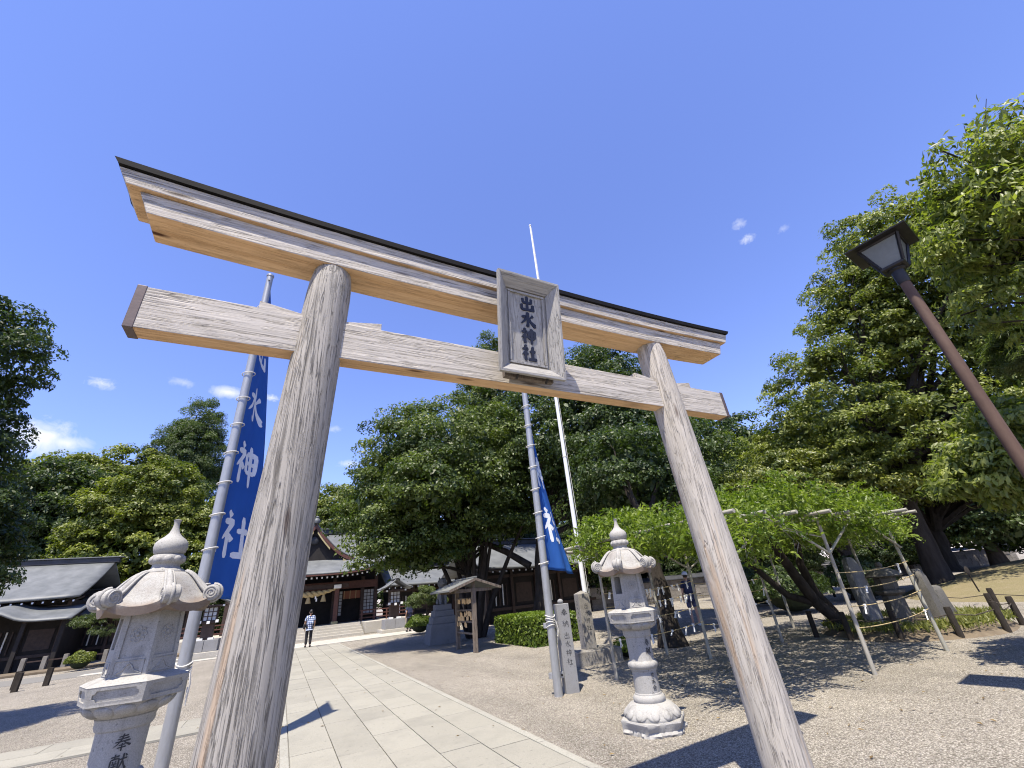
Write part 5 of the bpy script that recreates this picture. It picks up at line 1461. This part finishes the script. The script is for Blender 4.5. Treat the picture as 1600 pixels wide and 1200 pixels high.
def wood_lantern(label, loc):
    t = thing('wooden_lantern', label, 'wooden lantern', loc, 0, 'wooden lanterns flanking the shrine steps')
    MB().box((0, 0, .10), (1.75, 1.5, .24)).build('base_slab', 'step_stone', t, bevel=.02)
    for k in range(2):
        MB().box((-.33 + k * .66, 0, .50), (.645, 1.15, .56)).build('base_block', 'post_granite', t, bevel=.02)
    for k in (-1, 1): MB().box((k * .25, -.32, .83), (.26, .30, .09)).build('sill_end', 'white_paint', t)
    MB().box((0, 0, 1.18), (.56, .50, .80)).build('body_post', 'dark_timber', t, bevel=.015)
    MB().box((0, 0, 1.62), (.86, .80, .10)).build('shelf', 'dark_timber', t, bevel=.01)
    for k in (-1, 0, 1):
        MB().box((k * .40, -.45, 1.62 + .04 * abs(k)), (.14, .13, .14)).build('beam_end', 'white_paint', t)
    b = MB().box((0, 0, 2.03), (.62, .56, .70)).build('light_box', 'shoji_paper', t)
    m2 = MB()
    for s in (-1, 1):
        for k in range(4):
            m2.box((-.31 + k * .207, s * .29, 2.03), (.045, .03, .74)); m2.box((s * .32, -.27 + k * .18, 2.03), (.03, .045, .74))
            m2.box((0, s * .292, 1.70 + k * .22), (.66, .03, .04)); m2.box((s * .322, 0, 1.70 + k * .22), (.03, .60, .04))
    m2.build('lattice', 'dark_timber', b)
    sheet('roof', lambda u, v: (-1.0 + 2 * u, -.85 + 1.7 * v, 2.50 + .55 * (1 - abs(2 * u - 1)) ** 1.5 + .08 * abs(2 * v - 1) ** 2), 20, 8, .07, 'roof_shingle', t)
    MB().box((0, 0, 2.44), (1.30, 1.15, .08)).build('eave_frame', 'dark_timber', t)
    for k in (-1, 1):
        MB().box((k * .60, -.60, 2.42), (.10, .05, .10)).build('beam_end', 'white_paint', t)
    MB().box((0, 0, 3.09), (.22, 1.75, .12)).build('ridge', 'roof_ridge', t, bevel=.02)
    return t
wl = wood_lantern('latticed wooden lantern on a stone base right of the shrine steps', (6.65, 31.6, 0))
dup(wl, (-3.55, 31.6, 0), 0, 'latticed wooden lantern on a stone base seen between left banner and pillar')

def side_building(name, label, loc, L, depth, z_eave, z_ridge, Yoff, group=None, hip=0.0):
    t = thing(name, label, 'building', loc, 0, group)
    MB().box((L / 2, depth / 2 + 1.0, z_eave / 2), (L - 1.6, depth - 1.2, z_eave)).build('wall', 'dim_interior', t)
    n = int(L / 1.8)
    for k in range(n + 1):
        MB().box((.8 + k * (L - 1.6) / n, 1.50, z_eave / 2), (.18, .18, z_eave)).build('column', 'dark_timber', t, bevel=.01)
    for z in (.75, z_eave - .35):
        MB().box((L / 2, 1.53, z), (L - 1.6, .12, .16)).build('wall_rail', 'dark_timber', t)
    for k in range(n):
        x = .8 + (k + .5) * (L - 1.6) / n
        if k % 2: MB().box((x, 1.585, 1.6), (1.15, .02, 1.1)).build('door_panel', 'dark_timber', t)
        else:
            for q in range(5): MB().box((x - .5 + q * .25, 1.56, 1.55), (.06, .05, 1.2)).build('slat', 'white_paint' if q % 2 else 'dark_timber', t)
    rise = z_ridge - z_eave
    sheet('front_roof', lambda u, v: (L * u + hip * v * (1 - 2 * u), (depth / 2 + .6) * v, z_eave + .10 * abs(2 * u - 1) ** 4 * (1 - v) + rise * (.72 * v + .28 * v * v)), 24, 10, .12, 'roof_shingle', t)
    sheet('rear_roof', lambda u, v: (L * u + hip * (1 - v) * (1 - 2 * u), depth / 2 + .6 + (depth / 2 + .6) * v, z_ridge - rise * v), 10, 4, .12, 'roof_shingle', t)
    MB().box((L / 2, depth / 2 + .6, z_ridge + .14), (L - 2 * hip + .5, .42, .34)).build('ridge', 'roof_ridge', t, bevel=.04)
    MB().box((L / 2, depth / 2 + .6, z_ridge + .34), (L - 2 * hip + .9, .60, .07)).build('ridge_cap', 'roof_shingle', t, bevel=.02)
    m = int(L / .45)
    for k in range(m):
        x = .25 + k * (L - .5) / (m - 1)
        r_ = MB().beam((x, .12, z_eave - .13), (x, 1.6, z_eave + .15), .08, .09).build('rafter', 'dark_timber', t)
        MB().box((x, .10, z_eave - .135), (.084, .02, .094)).build('rafter_end', 'white_paint', r_)
    return t
side_building('side_hall', 'long dark hall with grey roof behind the big tree at right', (10.4, 25.0, 0), 14, 7, 2.95, 4.75, 0)
lb = side_building('left_hall', 'low dark hall with broad grey roof at the far left', (-30.5, 37.6, 0), 19.2, 8, 3.70, 6.15, 0)
sheet('lower_roof', lambda u, v: (1.0 + 18.6 * u, -1.5 + 2.4 * v, 2.55 + .55 * math.exp(-((18.6 * u - 15.2) / .9) ** 2) * (1 - .3 * v) + .75 * v), 70, 6, .09, 'roof_shingle', lb)
for x in (15.0, 17.5, 19.2): MB().box((x, -.9, 1.25), (.18, .18, 2.5)).build('porch_post', 'dim_interior', lb)
side_building('connecting_hall', 'dark passage building between worship hall and side hall', (7.2, 37.2, 0), 12, 5, 2.9, 4.4, 0)

side_building('connecting_hall', 'dark passage building left of the worship hall behind the small pine', (-13.0, 41.5, 0), 7.5, 5, 2.8, 4.2, 0)
# ------------------------------------------------------------------ trees
BG = 'trees behind the shrine'
def stems(mb, b):
    rg = np.random.default_rng(77)
    for k in range(9):
        a = rg.uniform(0, 6.28); q = rg.uniform(.2, .7)
        x, y = q * math.cos(a), q * math.sin(a)
        mb.tube([(x * .5, y * .5, 0), (x * 1.3, y * 1.3, 1.4), (x * 2.6, y * 2.6, 3.0), (x * 4.4, y * 4.4, 5.0)], [.15, .12, .09, .04], 7)
    mb.tube([(2.0, -1.9, 2.6), (1.2, -1.2, 3.3), (.2, -.5, 3.9), (-1.5, .3, 4.8)], [.16, .14, .12, .06], 8)
tree('camphor_tree', 'big dense dark green tree spreading in front of the shrine halls', None, (7.7, 19.7, 0),
     [(6.7, 19.6, 7.2, 4.3, 4.6, 4.0), (9.2, 18.8, 6.4, 3.0, 3.0, 3.0), (5.0, 20.2, 8.0, 2.9, 2.8, 2.8), (3.5, 19.6, 5.2, 1.8, 2.4, 2.2), (5.0, 19.0, 4.1, 2.3, 2.2, 1.6), (3.9, 18.8, 3.6, 1.7, 1.5, 1.2), (5.0, 18.4, 3.2, 1.5, 1.3, .8), (8.6, 18.4, 4.7, 2.4, 1.8, 1.5), (4.8, 16.2, 5.6, 1.7, 1.7, 1.5)],
     620, .70, 210, .135, ('leaf_camphor_dark', 'bark_dark'), 11, .24, (7.4, 19.9, 3.4), 22, .58, extra=stems, core=9000)
tree('oak_tree', 'tall dark evergreen with thick trunk between the banner and the white pole', None, (9.75, 17.5, 0),
     [(12.6, 14.6, 7.4, 3.4, 3.2, 4.2), (13.2, 15.0, 10.2, 2.8, 2.6, 2.7), (10.4, 17.0, 8.0, 2.4, 2.2, 3.0), (15.6, 13.4, 6.2, 2.4, 2.2, 3.2), (12.4, 14.0, 4.6, 2.8, 2.2, 1.8)],
     520, .72, 210, .135, ('leaf_oak_dark', 'bark_dark'), 12, .36, (10.2, 17.0, 4.8), 16, .58, core=8000)
tree('oak_tree', 'dark tree with flared trunk behind the paper fortune ropes', None, (9.2, 9.6, 0),
     [(10.2, 10.9, 4.9, 1.9, 1.8, 1.6), (12.0, 11.4, 4.4, 1.8, 1.8, 1.5)], 150, .55, 200, .11, ('leaf_oak_dark', 'bark_dark'), 13, .27, (9.4, 9.9, 3.0), 10, .58, core=2500)
tree('cedar_tree', 'tall narrow cedar behind the name plaque', None, (14.3, 30.5, 0),
     [(14.3, 30.5, 19.7, 2.0, 2.0, 4.0), (14.3, 30.5, 15.0, 3.4, 3.2, 4.4), (14.2, 30.3, 10.5, 4.6, 4.2, 4.5)], 420, .75, 170, .24, ('leaf_cedar', 'bark'), 14, .4, (14.3, 30.5, 14), 14, .30, flat=1.1, core=6000)
tree('broadleaf_tree', 'rounded green tree peeping over the worship hall roof', BG, (4.6, 52, 0),
     [(4.6, 51.5, 10.2, 4.4, 4, 4.4), (8.5, 52, 8.6, 4, 3, 4), (1.0, 52, 8.6, 4, 3, 3.6)], 260, 1.0, 170, .27, ('leaf_camphor_bright', 'bark'), 15, .4, None, 8, .58, core=4000)
tree('ginkgo_tree', 'dark feathery cone shaped tree rising above the left grove', BG, (-12.7, 61, 0),
     [(-12.2, 61, 23.0, 2.5, 2.6, 4.4), (-12.6, 61, 19.0, 4.2, 4.2, 5.2), (-12.6, 61, 13, 5.2, 5, 6.0)], 620, .75, 190, .27, ('leaf_ginkgo', 'bark'), 16, .5, (-12.7, 61, 14), 10, .26, .75, 1.2, .5, core=9000)
tree('camphor_tree', 'yellow green billowy tree behind the left stone lantern', BG, (-11.6, 49, 0),
     [(-11.6, 48.8, 11.4, 3.8, 3.8, 4.4), (-14.4, 48.4, 9.8, 2.8, 2.8, 3.4), (-8.4, 49, 9.6, 2.8, 2.6, 3.4), (-11.4, 48, 7.2, 5.2, 3.6, 3.4), (-8.0, 48, 5.4, 3.4, 3, 3), (-14.4, 47.6, 5.0, 2.8, 2.6, 3.2)], 470, .90, 200, .24, ('leaf_camphor_bright', 'bark'), 17, .5, (-11.6, 49, 6), 12, .58, core=6000)
tree('oak_tree', 'dark green domed tree above the far left roof', BG, (-18.8, 52, 0),
     [(-18.6, 51.6, 10.6, 4.8, 4.2, 5.4), (-22.4, 52, 10, 4.0, 3.6, 5.4), (-20, 51, 6, 6, 4, 4)], 380, 1.0, 190, .26, ('leaf_oak_dark', 'bark'), 18, .5, None, 10, .58, core=6000)
tree('camphor_tree', 'yellow green crown along the skyline behind the dark domed tree', BG, (-17.5, 60, 0),
     [(-17.2, 60, 15.8, 5.8, 4.2, 4.2), (-23, 60, 14.8, 4.6, 4, 4.2)], 260, 1.0, 190, .28, ('leaf_camphor_bright', 'bark'), 19, .5, None, 8, .58, core=4000)
tree('zelkova_tree', 'near dark leafy tree reaching in at the left edge', None, (-10.2, 13.7, 0),
     [(-8.35, 13.8, 7.9, 2.0, 2.2, 1.8), (-8.1, 13.8, 6.1, 1.7, 2.0, 1.7), (-7.3, 14.0, 4.6, 1.5, 1.8, 1.6), (-6.9, 14.2, 3.2, 1.4, 1.6, 1.3)], 420, .42, 200, .11, ('leaf_oak_dark', 'bark_dark'), 20, .3, (-9.4, 13.7, 4.2), 16, .45, flat=.6, droop=.6, core=3500)
RT = 'trees on the right side of the grounds'
tree('evergreen_tree', 'large airy evergreen filling the sky behind the lamp post', RT, (24.0, 9.2, 0),
     [(23.2, 9.6, 8.0, 3.2, 3.4, 4.2), (25.2, 7.8, 11.4, 3.4, 3.2, 3.4), (22.6, 11.6, 6.4, 2.2, 2.4, 2.8), (26.5, 6.0, 10.0, 3.6, 3.4, 5.0), (25, 7, 6.0, 4.0, 4.0, 3.0), (25.8, 5.4, 13.0, 3.2, 3.0, 2.8), (26.6, 2.6, 11.0, 3.4, 3.0, 4.4), (26.4, 3.4, 6.5, 3.4, 3.4, 3.4), (25.8, 4.8, 14.9, 2.7, 2.6, 2.3), (26.2, 2.6, 14.4, 2.6, 2.4, 2.2), (25.4, 5.3, 16.4, 2.3, 2.3, 2.0), (24.9, 7.4, 13.8, 2.4, 2.4, 2.2)], 1180, .60, 170, .155, ('leaf_mid', 'bark_dark'), 21, .42, (24, 9.0, 4.6), 30, .52, .45, core=6000)
tree('cherry_tree', 'near tree with long pale leaves overhanging the top right corner', RT, (12.6, -1.6, 0),
     [(8.6, .72, 5.65, .95, .95, .95), (9.1, .25, 6.6, 1.1, 1.0, .95), (9.3, -.1, 7.0, .75, .7, .6), (8.95, .95, 6.5, .55, .5, .6), (9.0, .80, 4.7, 1.0, .9, 1.0), (9.7, .15, 5.6, 1.2, 1.2, 1.5)], 430, .24, 52, .125, ('leaf_cherry', 'bark_dark'), 22, .16, (10.8, -.5, 4.0), 90, .34, .2, droop=1.0, core=300, core_scale=1.2,
     twigs=[((9.0, .5, 6.2), e_) for e_ in ((8.86, 1.40, 7.0), (8.92, 1.0, 7.35), (8.97, .62, 7.6), (9.0, .25, 7.75), (9.05, -.1, 7.95), (8.86, 1.5, 6.4), (8.82, 1.6, 5.9), (9.1, -.3, 7.6))])
tree('cherry_tree', 'low cherry branches with large light leaves at the right edge', RT, (12.9, 1.2, 0),
     [(9.75, 2.45, 2.55, .85, .85, .62), (10.3, 1.85, 3.1, 1.0, .9, .8), (10.9, 2.6, 2.9, 1.0, .9, .8), (10.2, 2.05, 2.2, .8, .8, .42)], 420, .24, 62, .125, ('leaf_cherry', 'bark_dark'), 23, .18, (12.0, 1.6, 2.3), 50, .40, .25, droop=.9, core=900, core_scale=1.2)
tree('maple_tree', 'bright green rounded tree just right of the right pillar', RT, (26.0, 18.5, 0),
     [(26.0, 18.2, 7.4, 3.4, 3.2, 2.6), (28.8, 17.0, 6.8, 2.8, 2.6, 2.6), (27, 17.4, 4.6, 3.6, 3, 2.2)], 330, .65, 180, .165, ('leaf_fresh', 'bark'), 24, .3, None, 10, .55, core=4500)
tree('maple_tree', 'spreading olive green tree behind the trellis', RT, (22.6, 11.6, 0),
     [(21.0, 11.9, 4.8, 3.0, 2.6, 1.7), (23.0, 10.0, 4.6, 2.6, 2.4, 1.7), (19.0, 12.6, 4.0, 1.8, 1.8, 1.3)], 330, .5, 170, .13, ('leaf_olive', 'bark_dark'), 25, .32, (22.4, 11.4, 2.4), 14, .55, flat=.6, core=3500)
tree('maple_tree', 'low spreading tree over the far edge of the lawn mound', RT, (29.5, 10.8, .7),
     [(27.6, 10.6, 5.0, 2.9, 2.7, 1.9), (29.4, 8.9, 5.4, 3.2, 2.7, 2.1), (31.4, 7.0, 5.2, 3.2, 2.7, 2.3)], 420, .6, 160, .16, ('leaf_olive', 'bark_dark'), 26, .42, (29.3, 10.4, 2.9), 18, .55, flat=.6, core=4500)
tree('pine_tree', 'pine with long fine needles at the right edge below the lamp head', RT, (16.6, .6, 0),
     [(14.3, 1.75, 5.3, 1.0, .9, .8), (15.3, 1.0, 5.9, 1.2, 1.1, .9)], 130, .30, 200, .24, ('needle_pine', 'bark'), 27, .2, (16.2, .8, 4.6), 14, .05, .2, up=.6)
far = tree('evergreen_tree', 'far hillside tree seen past the right end of the tie beam', RT, (46, 33, 0),
     [(46, 33, 14.0, 6.5, 6, 6.0), (51, 32, 11.5, 5, 6, 6), (42, 33, 9, 5, 6, 6), (47, 32.5, 6, 8, 6, 5.5)], 420, 1.35, 170, .36, ('leaf_oak_dark', 'bark'), 28, .6, None, 8, .58, core=9000)
for k, (x, y, s_, lb_) in enumerate(((56, 25, 1.0, 'far hillside tree behind the airy evergreen'), (36, 43, .85, 'far tree behind the right torii pillar top'), (29, 36, .55, 'dark tree in the gap left of the right pillar'),
        (50, 15, .72, 'far tree over the stone wall behind the low spreading tree'), (20, 43, .60, 'dark tree behind the side hall roof'), (-31, 52, .66, 'far tree at the extreme left skyline'), (58, 5, .85, 'far tree beyond the lawn mound at the right edge'),
        (40, 26, .40, 'low dark tree behind the stone wall near the pale monument'), (12, 50, .5, 'dark tree behind the passage building'), (44, 21, .38, 'low dark tree behind the middle of the stone wall'), (-6, 58, .5, 'dark tree hidden mostly behind the left pillar'), (52, -4, .8, 'far tree outside the right edge of the lawn'), (27, 27, .30, 'low dark tree behind the pale stone monument'), (33, 27.5, .34, 'low dark tree behind the left end of the stone wall'), (48, 20, .36, 'low dark tree behind the right part of the stone wall'), (54, 14, .45, 'low dark tree behind the right end of the stone wall'), (-8.5, 46, .32, 'dark tree behind the small cloud pruned pine'), (-4.5, 45, .28, 'dark tree behind the left wooden lantern'), (17, 34, .4, 'dark tree just behind the side hall ridge'), (24, 31, .42, 'dark tree right of the side hall'), (38, 23.5, .34, 'low dark tree over the stone wall behind the wisteria stems'), (20.5, 27, .34, 'low dark tree behind the flared trunk'), (14.5, 45, .36, 'low dark tree between passage building and side hall roofs'))):
    dup(far, (x, y, 0), k * 1.3, lb_, s_)
# small garden trees
tree('garden_pine', 'small cloud pruned pine in front of the left hall', None, (-8.0, 35.2, .1),
     [(-9.3, 33.4, 2.2, .75, .6, .3), (-8.5, 33.6, 2.65, .8, .7, .32), (-7.7, 33.8, 2.3, .7, .6, .3), (-8.5, 33.6, 1.7, .7, .6, .25)], 110, .24, 130, .10, ('needle_pine', 'bark'), 29, .14, (-8.2, 34.4, 1.5), 8, .25)
tree('garden_pine', 'small pale green garden tree between wooden lantern and statue', None, (7.6, 26.9, 0),
     [(7.2, 26.5, 1.9, .8, .7, .45), (8.1, 26.7, 1.6, .6, .6, .35), (6.7, 26.4, 1.45, .5, .5, .3)], 90, .24, 130, .10, ('needle_pine', 'bark'), 30, .09, (7.5, 26.8, 1.1), 8, .3)
